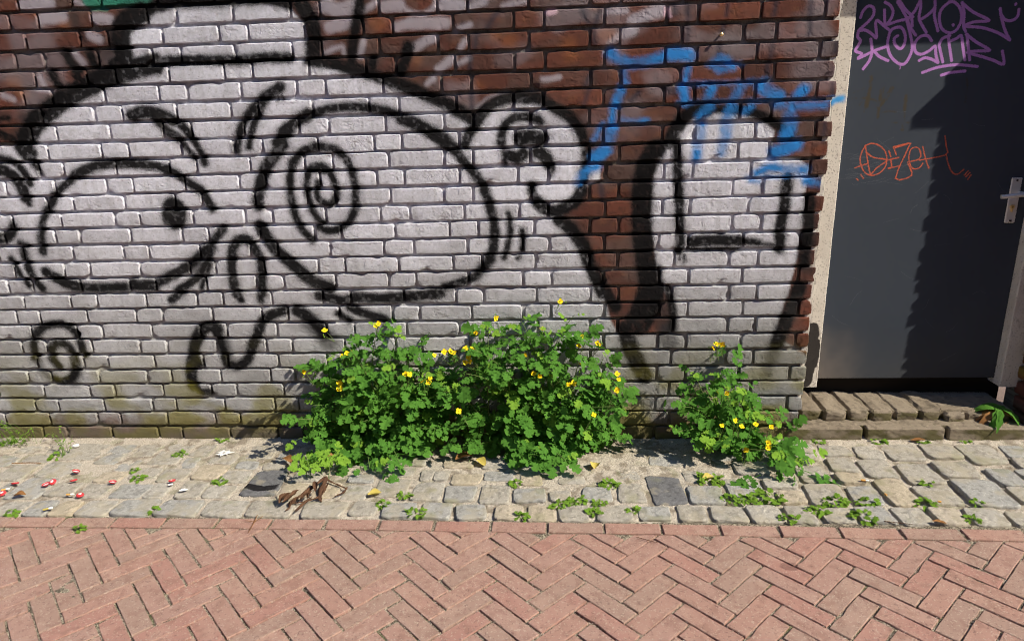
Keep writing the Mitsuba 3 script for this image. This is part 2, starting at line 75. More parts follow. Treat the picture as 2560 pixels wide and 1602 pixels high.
PLANTS = {'left': [(-1201, 87), (-1200, 248), (-1160, 346), (-1132, 423), (-1092, 451), (-1062, 554), (-1032, 582), (-972, 553), (-917, 562), (-849, 617), (-811, 643), (-769, 625), (-729, 569), (-632, 568), (-617, 531), (-631, 457), (-570, 438), (-510, 400), (-469, 342), (-491, 266), (-534, 148), (-604, 68), (-639, -34), (-718, -97), (-833, -108), (-904, -56), (-974, 6), (-1125, 5)], 'right': [(-564, 400), (-498, 456), (-389, 511), (-368, 584), (-296, 637), (-226, 681), (-123, 689), (-90, 635), (-22, 652), (46, 669), (80, 633), (148, 597), (148, 506), (183, 451), (235, 377), (245, 282), (237, 244), (273, 167), (274, 118), (204, 49), (132, 9), (42, -32), (-50, -114), (-123, -73), (-212, 8), (-376, 28), (-435, -54), (-500, 108), (-507, 304)], 'third': [(488, 30), (440, 148), (445, 244), (514, 263), (526, 375), (574, 448), (654, 520), (689, 484), (676, 429), (756, 483), (794, 410), (799, 337), (820, 281), (858, 224), (944, 214), (964, 167), (1058, 71), (1031, -8), (1055, -87), (884, -128), (759, -109), (688, -109), (560, -9)]}
FLOWERS = {'left': [(-800, -106, 618), (-811, -108, 611), (-1041, -115, 593), (-961, -151, 486), (-942, -147, 498), (-920, -147, 499), (-1134, -174, 421), (-974, -190, 375), (-969, -198, 352), (-979, -198, 350), (-680, -177, 410), (-664, -178, 408), (-604, -188, 378), (-578, -189, 375), (-571, -183, 391)], 'right': [(-3, -100, 707), (-283, -100, 637), (-371, -118, 577), (-416, -141, 513), (-386, -141, 511), (-404, -153, 477), (-419, -161, 456), (-400, -159, 461), (-484, -144, 504), (-466, -147, 494), (-554, -150, 486), (-510, -146, 499), (-448, -230, 258), (-157, -150, 483), (-121, -177, 408), (-94, -180, 398), (-46, -180, 398), (29, -192, 364), (50, -190, 369), (74, -137, 519), (85, -123, 557), (153, -133, 531), (160, -136, 521), (89, -162, 447), (235, -200, 340), (242, -185, 382), (236, -177, 405), (134, -235, 241), (-80, -113, 590)], 'third': [(638, -140, 506), (655, -134, 521), (678, -134, 521), (662, -203, 331), (695, -205, 326), (669, -251, 198), (724, -244, 217), (751, -252, 195), (768, -285, 104), (859, -275, 133), (857, -282, 113), (871, -253, 194), (809, -249, 203)]}

# ------------------------------------------------------------------ helpers
def add(key, mesh, bsdf, smooth=False, parent=None, uv=None, to_world=None, name_taken=True):
    """ONE entry of the scene; a key that is taken gets the next three-digit number."""
    key = (parent + '__' + key) if parent else key
    if key in scene:
        i = 1
        while f'{key}_{i:03d}' in scene:
            i += 1
        key = f'{key}_{i:03d}'
    d = mesh if isinstance(mesh, dict) else ply(mesh, bsdf, smooth=smooth, uv=uv)
    if to_world is not None:
        d = {**d, 'to_world': to_world}
    scene[key] = d
    return key

_thing = {}
def thing(name, label=None, category=None, group=None, kind=None):
    n = _thing.get(name, 0)
    _thing[name] = n + 1
    key = name if n == 0 else f'{name}_{n:03d}'
    tag(key, label, category, group, kind)
    return key

def tag(key, label=None, category=None, group=None, kind=None):
    labels[key] = {k: v for k, v in (('label', label), ('category', category), ('group', group), ('kind', kind)) if v}

def cat(ms):
    """Joins (vertices, faces) pairs."""
    vs, fs, n = [], [], 0
    for v, f in ms:
        v, f = np.asarray(v, float), np.asarray(f, int)
        vs.append(v); fs.append(f + n); n += len(v)
    return np.vstack(vs), np.vstack(fs)

def vf(m):
    return np.array(m.vertices), np.array(m.faces)

def rbox(x0, x1, y0, y1, z0, z1, c=0.003):
    """A box with chamfered edges."""
    import manifold3d as m3
    pts = []
    for x, sx in ((x0, 1), (x1, -1)):
        for y, sy in ((y0, 1), (y1, -1)):
            for z, sz in ((z0, 1), (z1, -1)):
                pts += [(x + sx * c, y + sy * c, z), (x + sx * c, y, z + sz * c), (x, y + sy * c, z + sz * c)]
    m = m3.Manifold.hull_points(np.array(pts, np.float32)).to_mesh()
    return np.array(m.vert_properties[:, :3]), np.array(m.tri_verts)

def tube(points, radii, sides=6):
    p = np.asarray(points, float)
    r = np.broadcast_to(np.asarray(radii, float), (len(p),))
    t = np.gradient(p, axis=0)
    t /= np.linalg.norm(t, axis=1, keepdims=True) + 1e-12
    ref = np.array([0.31, 0.2, 0.93]) if abs(t[0, 2]) < 0.9 else np.array([1.0, 0.1, 0])
    a = np.cross(t, ref); a /= np.linalg.norm(a, axis=1, keepdims=True) + 1e-12
    b = np.cross(t, a)
    ang = np.arange(sides) * 2 * np.pi / sides
    v = p[:, None] + r[:, None, None] * (np.cos(ang)[None, :, None] * a[:, None] + np.sin(ang)[None, :, None] * b[:, None])
    i, j = np.meshgrid(np.arange(len(p) - 1), np.arange(sides), indexing='ij')
    q = np.stack([i * sides + j, i * sides + (j + 1) % sides, (i + 1) * sides + (j + 1) % sides, (i + 1) * sides + j], -1).reshape(-1, 4)
    v = np.vstack([v.reshape(-1, 3), p[:1], p[-1:]])
    n = len(p) * sides
    caps = [[n, (j + 1) % sides, j] for j in range(sides)] + [[n + 1, n - sides + j, n - sides + (j + 1) % sides] for j in range(sides)]
    f = np.vstack([q[:, [0, 1, 2]], q[:, [0, 2, 3]], np.array(caps)])
    return v, f[:, ::-1]

def vnoise(p, seed=0.0):
    """Smooth noise in about -1..1 at points p (n, 3)."""
    return 2 * np.asarray(meshkit.noise(np.asarray(p, float) + seed * 17.31)).ravel() - 1

def place(pos, xdir, normal, scale=1.0):
    z = np.asarray(normal, float); z = z / np.linalg.norm(z)
    x = np.asarray(xdir, float); x = x - z * (x @ z); x = x / np.linalg.norm(x)
    y = np.cross(z, x)
    m = np.eye(4); m[:3, 0], m[:3, 1], m[:3, 2], m[:3, 3] = x * scale, y * scale, z * scale, pos
    return m

def xf(m, mesh):
    v, f = mesh
    return np.asarray(v) @ m[:3, :3].T + m[:3, 3], f

# ------------------------------------------------------------------ painted strokes: centre lines and half widths, in wall coordinates
def catmull(p, n=3):
    p = np.asarray(p, float)
    if len(p) < 3:
        return p
    q = np.vstack([2 * p[0] - p[1], p, 2 * p[-1] - p[-2]])
    out = []
    for i in range(len(p) - 1):
        a, b, c, d = q[i:i + 4]
        for t in np.arange(n) / n:
            out.append(0.5 * (2 * b + (c - a) * t + (2 * a - 5 * b + 4 * c - d) * t * t + (3 * b - a - 3 * c + d) * t ** 3))
    return np.vstack(out + [p[-1:]])

def segments(text):
    seg = []
    for s in text.split('|'):
        r, pts = s.split(':')
        p = catmull([[float(t) / 1000 for t in q.split(',')] for q in pts.split()])
        if len(p) == 1:
            p = np.vstack([p, p + 1e-3])
        for a, b in zip(p[:-1], p[1:]):
            seg.append((*a, *b, float(r) / 1e4))
    return np.array(seg)

def seg_dist_np(c, s):
    a, b = s[:2], s[2:4]
    t = np.clip(((c - a) @ (b - a)) / max((b - a) @ (b - a), 1e-12), 0, 1)
    return np.linalg.norm(c - a - (b - a)[None] * t[:, None], axis=1)

class Strokes:
    """Signed distance (metres, negative inside) to a set of thick strokes, looked up through a grid of cells."""
    def __init__(self, seg, x0, x1, z0, z1, cell=0.05, reach=0.035):
        self.x0, self.z0, self.cell = x0, z0, cell
        self.nx, self.nz = int((x1 - x0) / cell) + 1, int((z1 - z0) / cell) + 1
        cx, cz = np.meshgrid(x0 + (np.arange(self.nx) + .5) * cell, z0 + (np.arange(self.nz) + .5) * cell, indexing='xy')
        c = np.stack([cx.ravel(), cz.ravel()], 1)
        lists = [[] for _ in c]
        for i, s in enumerate(seg):
            for j in np.nonzero(seg_dist_np(c, s) < s[4] + reach + cell * .71)[0]:
                lists[j].append(i)
        self.k = max(1, max(map(len, lists)))
        far = len(seg)
        seg = np.vstack([seg, [[1e3, 1e3, 1e3 + 1, 1e3, 0]]])
        idx = np.full((len(c), self.k), far, np.uint32)
        for j, l in enumerate(lists):
            idx[j, :len(l)] = l
        self.idx = mi.UInt32(idx.ravel())
        self.data = [mi.Float(np.ascontiguousarray(seg[:, i]).astype(np.float32)) for i in range(5)]
        dr.eval(self.idx, *self.data)

    def __call__(self, x, z):
        ix = mi.Int32(dr.clip(dr.floor((x - self.x0) / self.cell), 0, self.nx - 1))
        iz = mi.Int32(dr.clip(dr.floor((z - self.z0) / self.cell), 0, self.nz - 1))
        base = mi.UInt32(iz * self.nx + ix) * self.k
        best = mi.Float(1.0)
        for k in range(self.k):
            i = dr.gather(mi.UInt32, self.idx, base + k)
            ax, az, bx, bz, r = (dr.gather(mi.Float, d, i) for d in self.data)
            dx, dz = bx - ax, bz - az
            t = dr.clip(((x - ax) * dx + (z - az) * dz) / (dx * dx + dz * dz + 1e-9), 0, 1)
            best = dr.minimum(best, dr.sqrt(dr.square(x - ax - dx * t) + dr.square(z - az - dz * t)) - r)
        return best

class Fill:
    """Signed distance (negative inside) near the outline of a polygon."""
    def __init__(self, pts, x0, x1, z0, z1, cell=0.05, reach=0.03):
        self.x0, self.z0, self.cell = x0, z0, cell
        self.nx, self.nz = int((x1 - x0) / cell) + 1, int((z1 - z0) / cell) + 1
        pts = np.asarray(pts, float)
        seg = np.hstack([pts, np.roll(pts, -1, 0)])
        poly = Polygon(pts)
        cx, cz = np.meshgrid(x0 + (np.arange(self.nx) + .5) * cell, z0 + (np.arange(self.nz) + .5) * cell, indexing='xy')
        c = np.stack([cx.ravel(), cz.ravel()], 1)
        lists = [[] for _ in c]
        for i, s in enumerate(seg):
            for j in np.nonzero(seg_dist_np(c, s) < reach + cell * .71)[0]:
                lists[j].append(i)
        self.k = max(map(len, lists))
        seg = np.vstack([seg, [[1e3, 1e3, 1e3 + 1, 1e3]]])
        idx = np.full((len(c), self.k), len(seg) - 1, np.uint32)
        for j, l in enumerate(lists):
            idx[j, :len(l)] = l
        self.idx = mi.UInt32(idx.ravel())
        self.inside = mi.Float(np.array([1.0 if poly.contains(Point(*q)) else -1.0 for q in c], np.float32))
        self.data = [mi.Float(np.ascontiguousarray(seg[:, i]).astype(np.float32)) for i in range(4)]
        dr.eval(self.idx, self.inside, *self.data)

    def __call__(self, x, z):
        fx = dr.clip(dr.floor((x - self.x0) / self.cell), 0, self.nx - 1)
        fz = dr.clip(dr.floor((z - self.z0) / self.cell), 0, self.nz - 1)
        cell = mi.UInt32(mi.Int32(fz * self.nx + fx))
        cx, cz = self.x0 + (fx + .5) * self.cell, self.z0 + (fz + .5) * self.cell
        side = dr.gather(mi.Float, self.inside, cell)
        best = mi.Float(0.05)
        for k in range(self.k):
            i = dr.gather(mi.UInt32, self.idx, cell * self.k + k)
            ax, az, bx, bz = (dr.gather(mi.Float, d, i) for d in self.data)
            dx, dz = bx - ax, bz - az
            t = dr.clip(((x - ax) * dx + (z - az) * dz) / (dx * dx + dz * dz + 1e-9), 0, 1)
            best = dr.minimum(best, dr.sqrt(dr.square(x - ax - dx * t) + dr.square(z - az - dz * t)))
            o1 = (x - cx) * (az - cz) - (z - cz) * (ax - cx)
            o2 = (x - cx) * (bz - cz) - (z - cz) * (bx - cx)
            o3 = dx * (cz - az) - dz * (cx - ax)
            o4 = dx * (z - az) - dz * (x - ax)
            side = dr.select((o1 * o2 < 0) & (o3 * o4 < 0), -side, side)
        return -side * best
# ------------------------------------------------------------------ materials
WX = (-3.6, 1.3, -0.1, 2.2)
S = {k: Strokes(segments(v), *WX) for k, v in WALL_PAINT.items()}
FILL = Fill([[float(t) / 1000 for t in q.split(',')] for q in WHITE_FILL.split()], *WX)
DX = (1.0, 2.2, 0.1, 2.3)
DS = {k: Strokes(segments(v), *DX, cell=0.04, reach=0.02) for k, v in DOOR_PAINT.items()}

def cov(d, soft):
    """Paint cover from a signed distance."""
    return 1 - smoothstep(-soft, soft, d)

def brick_base(p, uv):
    r1, r2 = cell_rand(dr.floor(uv.x), dr.floor(uv.y), 3), cell_rand(dr.floor(uv.x), dr.floor(uv.y), 5)
    c = mix((0.105, 0.042, 0.032), (0.165, 0.060, 0.040), r1)
    c = mix(c, (0.085, 0.042, 0.034), dr.select(r2 > .6, .8, 0.15))
    n = fbm(p.x * 22, p.z * 30, p.y * 22 + 4)
    c = mix(c, (0.155, 0.068, 0.038), smoothstep(.56, .85, n) * .5)
    c = mix(c, (0.105, 0.080, 0.072), smoothstep(.52, .78, fbm(p.x * 8 + 4, p.z * 10, 12.0)) * .55)
    return mix(c, (0.062, 0.034, 0.028), smoothstep(.52, .22, fbm(p.x * 60, p.z * 60, p.y * 60 + 9)) * .5)

def wall_paint(base, p, bare):
    """The layers of spray paint on the wall, oldest first; base is what was there before. bare: how much of the grain shows through."""
    x, z = p.x, p.z
    n1, n2 = fbm(x * 38, z * 38, 3.3) - .5, noise(x * 420, z * 420, p.y * 300) - .5
    wob = n1 * .010 + n2 * .006
    c = base
    hz = smoothstep(.50, .72, fbm(x * 5 + 3, z * 7, 2.0)) * smoothstep(1.25, 1.6, z) * .35
    c = mix(c, (.30, .28, .31), hz)
    c = mix(c, (.46, .43, .48), cov(S['lilac'](x, z) + wob, .012) * .62)
    c = mix(c, (.42, .15, .045), cov(S['orange'](x, z) + wob * 1.5, .02) * .22)
    c = mix(c, (.62, .42, .48), cov(S['pink'](x, z) + wob, .006) * .8)
    c = mix(c, (.03, .22, .15), cov(S['green'](x, z) + wob, .010) * .85)
    c = mix(c, (.020, .026, .042), cov(S['drip'](x, z) + wob, .012) * .62)
    dirt = fbm(x * 9, z * 12, 7.7)
    low = smoothstep(1.25, .25, z)
    grime = smoothstep(.72, .38, z + (dirt - .5) * .25) * smoothstep(-.15, .45, x)
    white = mix((.60, .59, .645), (.375, .37, .37), low * .92)
    white = white * (.84 + .30 * fbm(x * 3.1, z * 4.3, 21.0)) * (.80 + .40 * (noise(x * 230, z * 230, p.y * 200) * .6 + noise(x * 90, z * 90, p.y * 80) * .4))
    white = mix(white, (.180, .176, .165), grime * .75)
    white = mix(white, (.25, .245, .24), smoothstep(.46, .75, dirt) * (.16 + .45 * low))
    white = mix(white, (.30, .29, .285), smoothstep(.52, .70, fbm(x * 45, z * 6, 23.0)) * .22)
    white = mix(white, (.40, .395, .39), smoothstep(.55, .8, fbm(x * 70, z * 70, 1.0)) * .35)
    fade = smoothstep(.055, .19, z + n1 * .12)
    wcov = cov(FILL(x, z) + wob, .008) * (.25 + .75 * fade) * (1 - bare * smoothstep(.66, .82, fbm(x * 130, z * 130, 5.0)) * .30)
    c = mix(c, white, wcov)
    sb = S['black'](x, z)
    c = mix(c, (.045, .044, .045), (1 - smoothstep(-.012, .034, sb + wob * 2)) * .45)
    c = mix(c, (.030, .029, .030), cov(S['grey'](x, z) + wob, .024) * .66)
    blk = mix((.0105, .0100, .0105), (.022, .021, .021), smoothstep(.5, .8, dirt))
    c = mix(c, blk, cov(sb - .0030 + wob * 1.3, .0110) * (.985 - .22 * smoothstep(.55, .8, fbm(x * 60, z * 60, 2.0)) * bare))
    c = mix(c, (.030, .19, .50), cov(S['blue'](x, z) + .003 + wob * 1.8, .017) * (.62 + .36 * smoothstep(.35, .6, fbm(x * 14, z * 14, 6.0))))
    # algae near the ground and splashed dirt
    moss = smoothstep(.40, .60, fbm(x * 6.5 + 1, z * 9, 4.4)) * smoothstep(.56, .14, z)
    c = mix(c, (.185, .165, .030), moss * .70)
    c = mix(c, (.110, .102, .062), smoothstep(.15, .0, z + n1 * .1) * .66)
    return c

def f_brick(p, n, uv):
    return wall_paint(brick_base(p, uv), p, 1.0)

def f_mortar(p, n, uv):
    g = noise(p.x * 300, p.z * 300)
    c = mix((.150, .130, .108), (.285, .255, .210), g)
    return wall_paint(mix(c, (.05, .045, .04), smoothstep(.5, .75, fbm(p.x * 30, p.z * 30, 8.0)) * .6), p, .5)

def b_brick(p, n, uv):
    return (fbm(p.x * 130, p.z * 130, p.y * 130) * .0030 + noise(p.x * 300, p.z * 300, p.y * 300) * .0022
            - smoothstep(.78, .84, noise(p.x * 62, p.z * 62, p.y * 40 + 3)) * .0016)

def b_mortar(p, n, uv):
    return fbm(p.x * 110, p.z * 110, p.y * 110) * .004

def mat(name, color, rough=None, bump=None, eps=1e-3, spec=0.3):
    base = {'type': 'diffuse', 'reflectance': color} if rough is None else {'type': 'principled', 'base_color': color, 'roughness': rough, 'specular': spec}
    if bump is not None:
        base = {'type': 'bumpmap', 'nested': base, 'arbitrary': proc(bump, eps), 'scale': 1.0}
    scene[name] = {'type': 'twosided', 'bsdf': base}

def rgb(*c):
    return {'type': 'rgb', 'value': list(c)}

mat('mat_brick', proc(f_brick), bump=b_brick)
mat('mat_mortar', proc(f_mortar), bump=b_mortar)

def f_paver(p, n, uv):
    a, b = cell_rand(dr.floor(uv.x), dr.floor(uv.y), 1), cell_rand(dr.floor(uv.x), dr.floor(uv.y), 2)
    c = mix((.325, .190, .150), (.315, .195, .158), a)
    c = mix(c, (.285, .195, .155), dr.select(b > .70, .7, 0.0))
    c = mix(c, (.320, .170, .137), dr.select(b < .16, .8, 0.0))
    m = fbm(p.x * 14, p.y * 14, 1.0)
    c = mix(c, (.36, .235, .185), smoothstep(.48, .78, m) * .5)
    c = mix(c, (.215, .120, .092), smoothstep(.50, .25, fbm(p.x * 45, p.y * 45, 6.0)) * .45)
    c = mix(c, (.42, .33, .27), smoothstep(.76, .86, noise(p.x * 260, p.y * 260)) * .55)
    c = mix(c, (.12, .075, .06), smoothstep(.80, .9, noise(p.x * 190 + 8, p.y * 190)) * .5)
    d = dr.sqrt(dr.square((p.x - .758) / .030) + dr.square((p.y + .913) / .022))
    return mix(c, (.12, .06, .05), smoothstep(1.15, .85, d + (fbm(p.x * 60, p.y * 60) - .5) * .4) * .55)

mat('mat_paver', proc(f_paver), bump=lambda p, n, uv: fbm(p.x * 120, p.y * 120, p.z * 60) * .0016 + noise(p.x * 330, p.y * 330) * .0006)

def f_cobble(p, n, uv):
    a, b = cell_rand(dr.floor(uv.x), 1, 1), cell_rand(dr.floor(uv.x), 1, 2)
    c = mix((.315, .285, .240), (.350, .322, .278), b)
    c = dr.select(a < .26, mix((.278, .266, .245), (.312, .300, .276), b), c)
    c = dr.select(a > .86, mix((.385, .320, .230), (.375, .325, .26), b), c)
    c = dr.select(dr.floor(uv.y) > 1.5, mi.Color3f(.135, .132, .134), c)
    c = mix(c, c * .62, smoothstep(.52, .28, fbm(p.x * 70, p.y * 70, p.z * 40)) * .7)
    c = mix(c, c * 1.45, smoothstep(.55, .80, fbm(p.x * 160, p.y * 160, 3.0)) * .6)
    c = mix(c, (.33, .285, .205), smoothstep(.50, .70, fbm(p.x * 20 + 5, p.y * 20, 2.0)) * .45)
    c = mix(c, (.19, .19, .09), smoothstep(.62, .80, fbm(p.x * 11, p.y * 11, 9.0)) * .35)
    w = .022 * dr.sin(p.x * 34 + .6) + (fbm(p.x * 50, p.y * 50) - .5) * .018
    wet = (1 - smoothstep(.018, .024, dr.abs(p.y + .443 + w * .6))) * smoothstep(-1.365, -1.350, p.x) * smoothstep(-1.195, -1.212, p.x)
    return mix(c, (.012, .011, .012), wet * .93 * dr.select(dr.floor(uv.y) > 1.5, 1.0, 0.0))

mat('mat_cobble', proc(f_cobble), bump=lambda p, n, uv: fbm(p.x * 75, p.y * 75, p.z * 75) * .0060 + noise(p.x * 260, p.y * 260, p.z * 200) * .0016)

def f_sand(p, n, uv):
    g = noise(p.x * 330, p.y * 330)
    c = mix((.300, .255, .200), (.500, .445, .370), g)
    c = mix(c, (.13, .10, .07), smoothstep(.50, .72, fbm(p.x * 26, p.y * 26, 3.0)) * .62)
    return mix(c, (.11, .12, .045), smoothstep(.60, .78, fbm(p.x * 17 + 9, p.y * 17, 5.0)) * .35)

mat('mat_sand', proc(f_sand), bump=lambda p, n, uv: fbm(p.x * 160, p.y * 160) * .0042)
mat('mat_joint', proc(lambda p, n, uv: mix(mix((.10, .082, .06), (.34, .29, .22), smoothstep(.35, .8, noise(p.x * 260, p.y * 260))), (.085, .10, .035), smoothstep(.55, .75, fbm(p.x * 9, p.y * 9, 1.5)) * .6)),
    bump=lambda p, n, uv: noise(p.x * 220, p.y * 220) * .003)
mat('mat_ground', proc(lambda p, n, uv: mix((.16, .12, .10), (.24, .17, .14), fbm(p.x * 3, p.y * 3))))
mat('mat_gravel', proc(lambda p, n, uv: mix((.24, .19, .14), (.52, .46, .38), cell_rand(p.x * 90, p.y * 90))))

def f_door(p, n, uv):
    x, z = p.x, p.z
    g = fbm(x * 3, z * 2.2, 1.0)
    c = mix((.0370, .0450, .0600), (.0490, .0570, .0730), g)
    dust = smoothstep(.55, .15, z + (fbm(x * 4, z * 4, 8.0) - .5) * .3)
    c = mix(c, (.062, .058, .054), dust * .42)
    edge = smoothstep(.30, .0, dr.sqrt(dr.square((x - 1.20) / 1.0) + dr.square((z - .22) / 1.1)) + (fbm(x * 14, z * 14, 3.0) - .5) * .10)
    c = mix(c, (.22, .18, .15), edge * .50)
    wob = (noise(x * 260, z * 260) - .5) * .0022
    c = mix(c, (.055, .046, .033), cov(DS['brown'](x, z) + wob * 2, .0045) * smoothstep(.25, .55, fbm(x * 60, z * 40, 2.0)) * .95)
    chalk = smoothstep(.30, .52, noise(x * 700, z * 700) * .5 + fbm(x * 160, z * 160) * .5)
    c = mix(c, (.53, .105, .052), cov(DS['orange'](x, z) + wob, .0016) * (.35 + .65 * chalk))
    streak = .8 + .2 * fbm(x * 120, z * 30)
    c = mix(c, mi.Color3f(.47, .22, .56) * streak, cov(DS['purple'](x, z), .0016) * .96)
    return c

scratch_rng = np.random.default_rng(5)
_scr = []
for _ in range(46):
    near = scratch_rng.random() < .55
    a = np.array([1.215 + scratch_rng.random() * (.17 if near else .7), scratch_rng.uniform(1.13, 1.27) if near else scratch_rng.uniform(.28, 1.45)])
    l = scratch_rng.uniform(.03, .16 if near else .09)
    th = scratch_rng.normal(.08, .22) + (scratch_rng.choice([0, .7, -.7]) if not near else 0)
    b = a + l * np.array([math.cos(th), math.sin(th)])
    m = (a + b) / 2 + scratch_rng.normal(0, .006, 2)
    _scr.append('%.1f:' % scratch_rng.uniform(2.5, 6) + ' '.join('%d,%d' % tuple(np.round(q * 1000).astype(int)) for q in (a, m, b)))
SCR = Strokes(segments('|'.join(_scr)), *DX, cell=0.05, reach=0.005)
_fd = f_door
def f_door2(p, n, uv):
    return mix(_fd(p, n, uv), (.20, .21, .23), cov(SCR(p.x, p.z), .0010) * .38)
scene['mat_door'] = {'type': 'twosided', 'bsdf': {'type': 'principled', 'base_color': proc(f_door2), 'roughness': .55, 'specular': .10}}

JB = Strokes(segments('260:1168,485 1172,440 1172,360 1168,280 1160,215|150:1190,420 1196,360 1188,300'), 1.0, 1.3, .1, .6)
JU = Strokes(segments('150:1130,1478 1160,1490 1190,1500'), 1.0, 1.3, 1.3, 1.7)
def f_jamb(p, n, uv):
    c = mix((.50, .455, .400), (.60, .555, .50), fbm(p.x * 30, p.z * 14, 2.0))
    c = mix(c, (.26, .225, .19), smoothstep(.70, .82, noise(p.x * 230, p.z * 230, p.y * 100)) * .7)
    c = mix(c, (.30, .25, .22), smoothstep(.6, .8, fbm(p.x * 26, p.z * 7, 5.0)) * .35 * smoothstep(1.4, .2, p.z))
    c = mix(c, (.020, .017, .017), cov(JB(p.x, p.z) + (fbm(p.x * 60, p.z * 60) - .5) * .008, .003) * .96)
    return mix(c, (.03, .27, .62), cov(JU(p.x, p.z) + (fbm(p.x * 40, p.z * 40) - .5) * .014, .012) * .92)
mat('mat_jamb', proc(f_jamb), bump=lambda p, n, uv: fbm(p.x * 110, p.z * 90, p.y * 90) * .0011)

def f_step(p, n, uv):
    r = cell_rand(dr.floor(uv.x), 4, 4)
    c = mix((.185, .150, .112), (.225, .185, .140), r)
    c = mix(c, (.105, .085, .062), smoothstep(.5, .25, fbm(p.x * 55, p.y * 55, p.z * 55)) * .6)
    c = mix(c, (.36, .30, .22), smoothstep(.66, .82, fbm(p.x * 90, p.y * 90, p.z * 90)) * .5)
    return mix(c, (.090, .080, .035), smoothstep(.34, .62, fbm(p.x * 12, p.y * 20, p.z * 20 + 3)) * smoothstep(.2, .9, 1 - n.z) * .85)
mat('mat_step', proc(f_step), bump=lambda p, n, uv: fbm(p.x * 100, p.y * 100, p.z * 100) * .0030)
mat('mat_dark', rgb(.03, .027, .025))
mat('mat_concrete', proc(lambda p, n, uv: mix((.22, .21, .20), (.32, .31, .29), fbm(p.x * 6, p.y * 6, p.z * 6))))
scene['mat_alu'] = {'type': 'twosided', 'bsdf': {'type': 'principled', 'base_color': rgb(.62, .60, .58), 'metallic': .35, 'roughness': .38}}
scene['mat_brass'] = {'type': 'twosided', 'bsdf': {'type': 'principled', 'base_color': rgb(.72, .52, .22), 'metallic': .6, 'roughness': .35}}

# plants
def leafmat(name, a, b, trans=.75):
    scene[name] = {'type': 'principledthin', 'base_color': proc(lambda p, n, uv: mix(a, b, fbm(p.x * 16, p.z * 16, p.y * 16) * .7 + cell_rand(dr.floor(uv.x), 0, 0) * .3)), 'roughness': .55, 'diff_trans': trans, 'spec_trans': 0.0, 'eta': 1.35}
leafmat('mat_leaf', (.060, .175, .030), (.120, .275, .042))
leafmat('mat_leaf_young', (.170, .330, .036), (.235, .400, .055))
leafmat('mat_weed', (.13, .25, .030), (.20, .33, .045))
leafmat('mat_dry', (.20, .095, .035), (.34, .17, .07), .4)
leafmat('mat_yellow_leaf', (.48, .38, .08), (.58, .47, .14), .4)
mat('mat_stem', proc(lambda p, n, uv: mix((.10, .17, .045), (.16, .20, .07), fbm(p.x * 20, p.z * 20))))
mat('mat_petal', proc(lambda p, n, uv: mix((.78, .54, .012), (.86, .66, .03), noise(p.x * 200, p.z * 200))))
mat('mat_stamen', rgb(.72, .48, .015))
mat('mat_bark', proc(lambda p, n, uv: mix((.045, .026, .018), (.16, .085, .05), fbm(p.x * 90, p.y * 60, p.z * 60))))
scene['mat_cap_red'] = {'type': 'twosided', 'bsdf': {'type': 'principled', 'base_color': rgb(.50, .045, .05), 'roughness': .3, 'specular': .5}}
scene['mat_cap_inside'] = {'type': 'twosided', 'bsdf': {'type': 'principled', 'base_color': rgb(.72, .72, .75), 'roughness': .25, 'metallic': .3}}
mat('mat_white', rgb(.72, .70, .66))
mat('mat_filter', rgb(.62, .33, .10))
mat('mat_house', proc(lambda p, n, uv: mix((.10, .06, .05), (.16, .10, .08), noise(p.x * 6, p.z * 14))))
scene['mat_pane'] = {'type': 'twosided', 'bsdf': {'type': 'principled', 'base_color': rgb(.02, .022, .025), 'roughness': .1, 'specular': .5}}
# ------------------------------------------------------------------ the brick wall, brick by brick
CH, BH = 0.0748, 0.0612        # course height, brick height
WALL_T = 0.0165                 # how far the mortar lies behind the brick faces

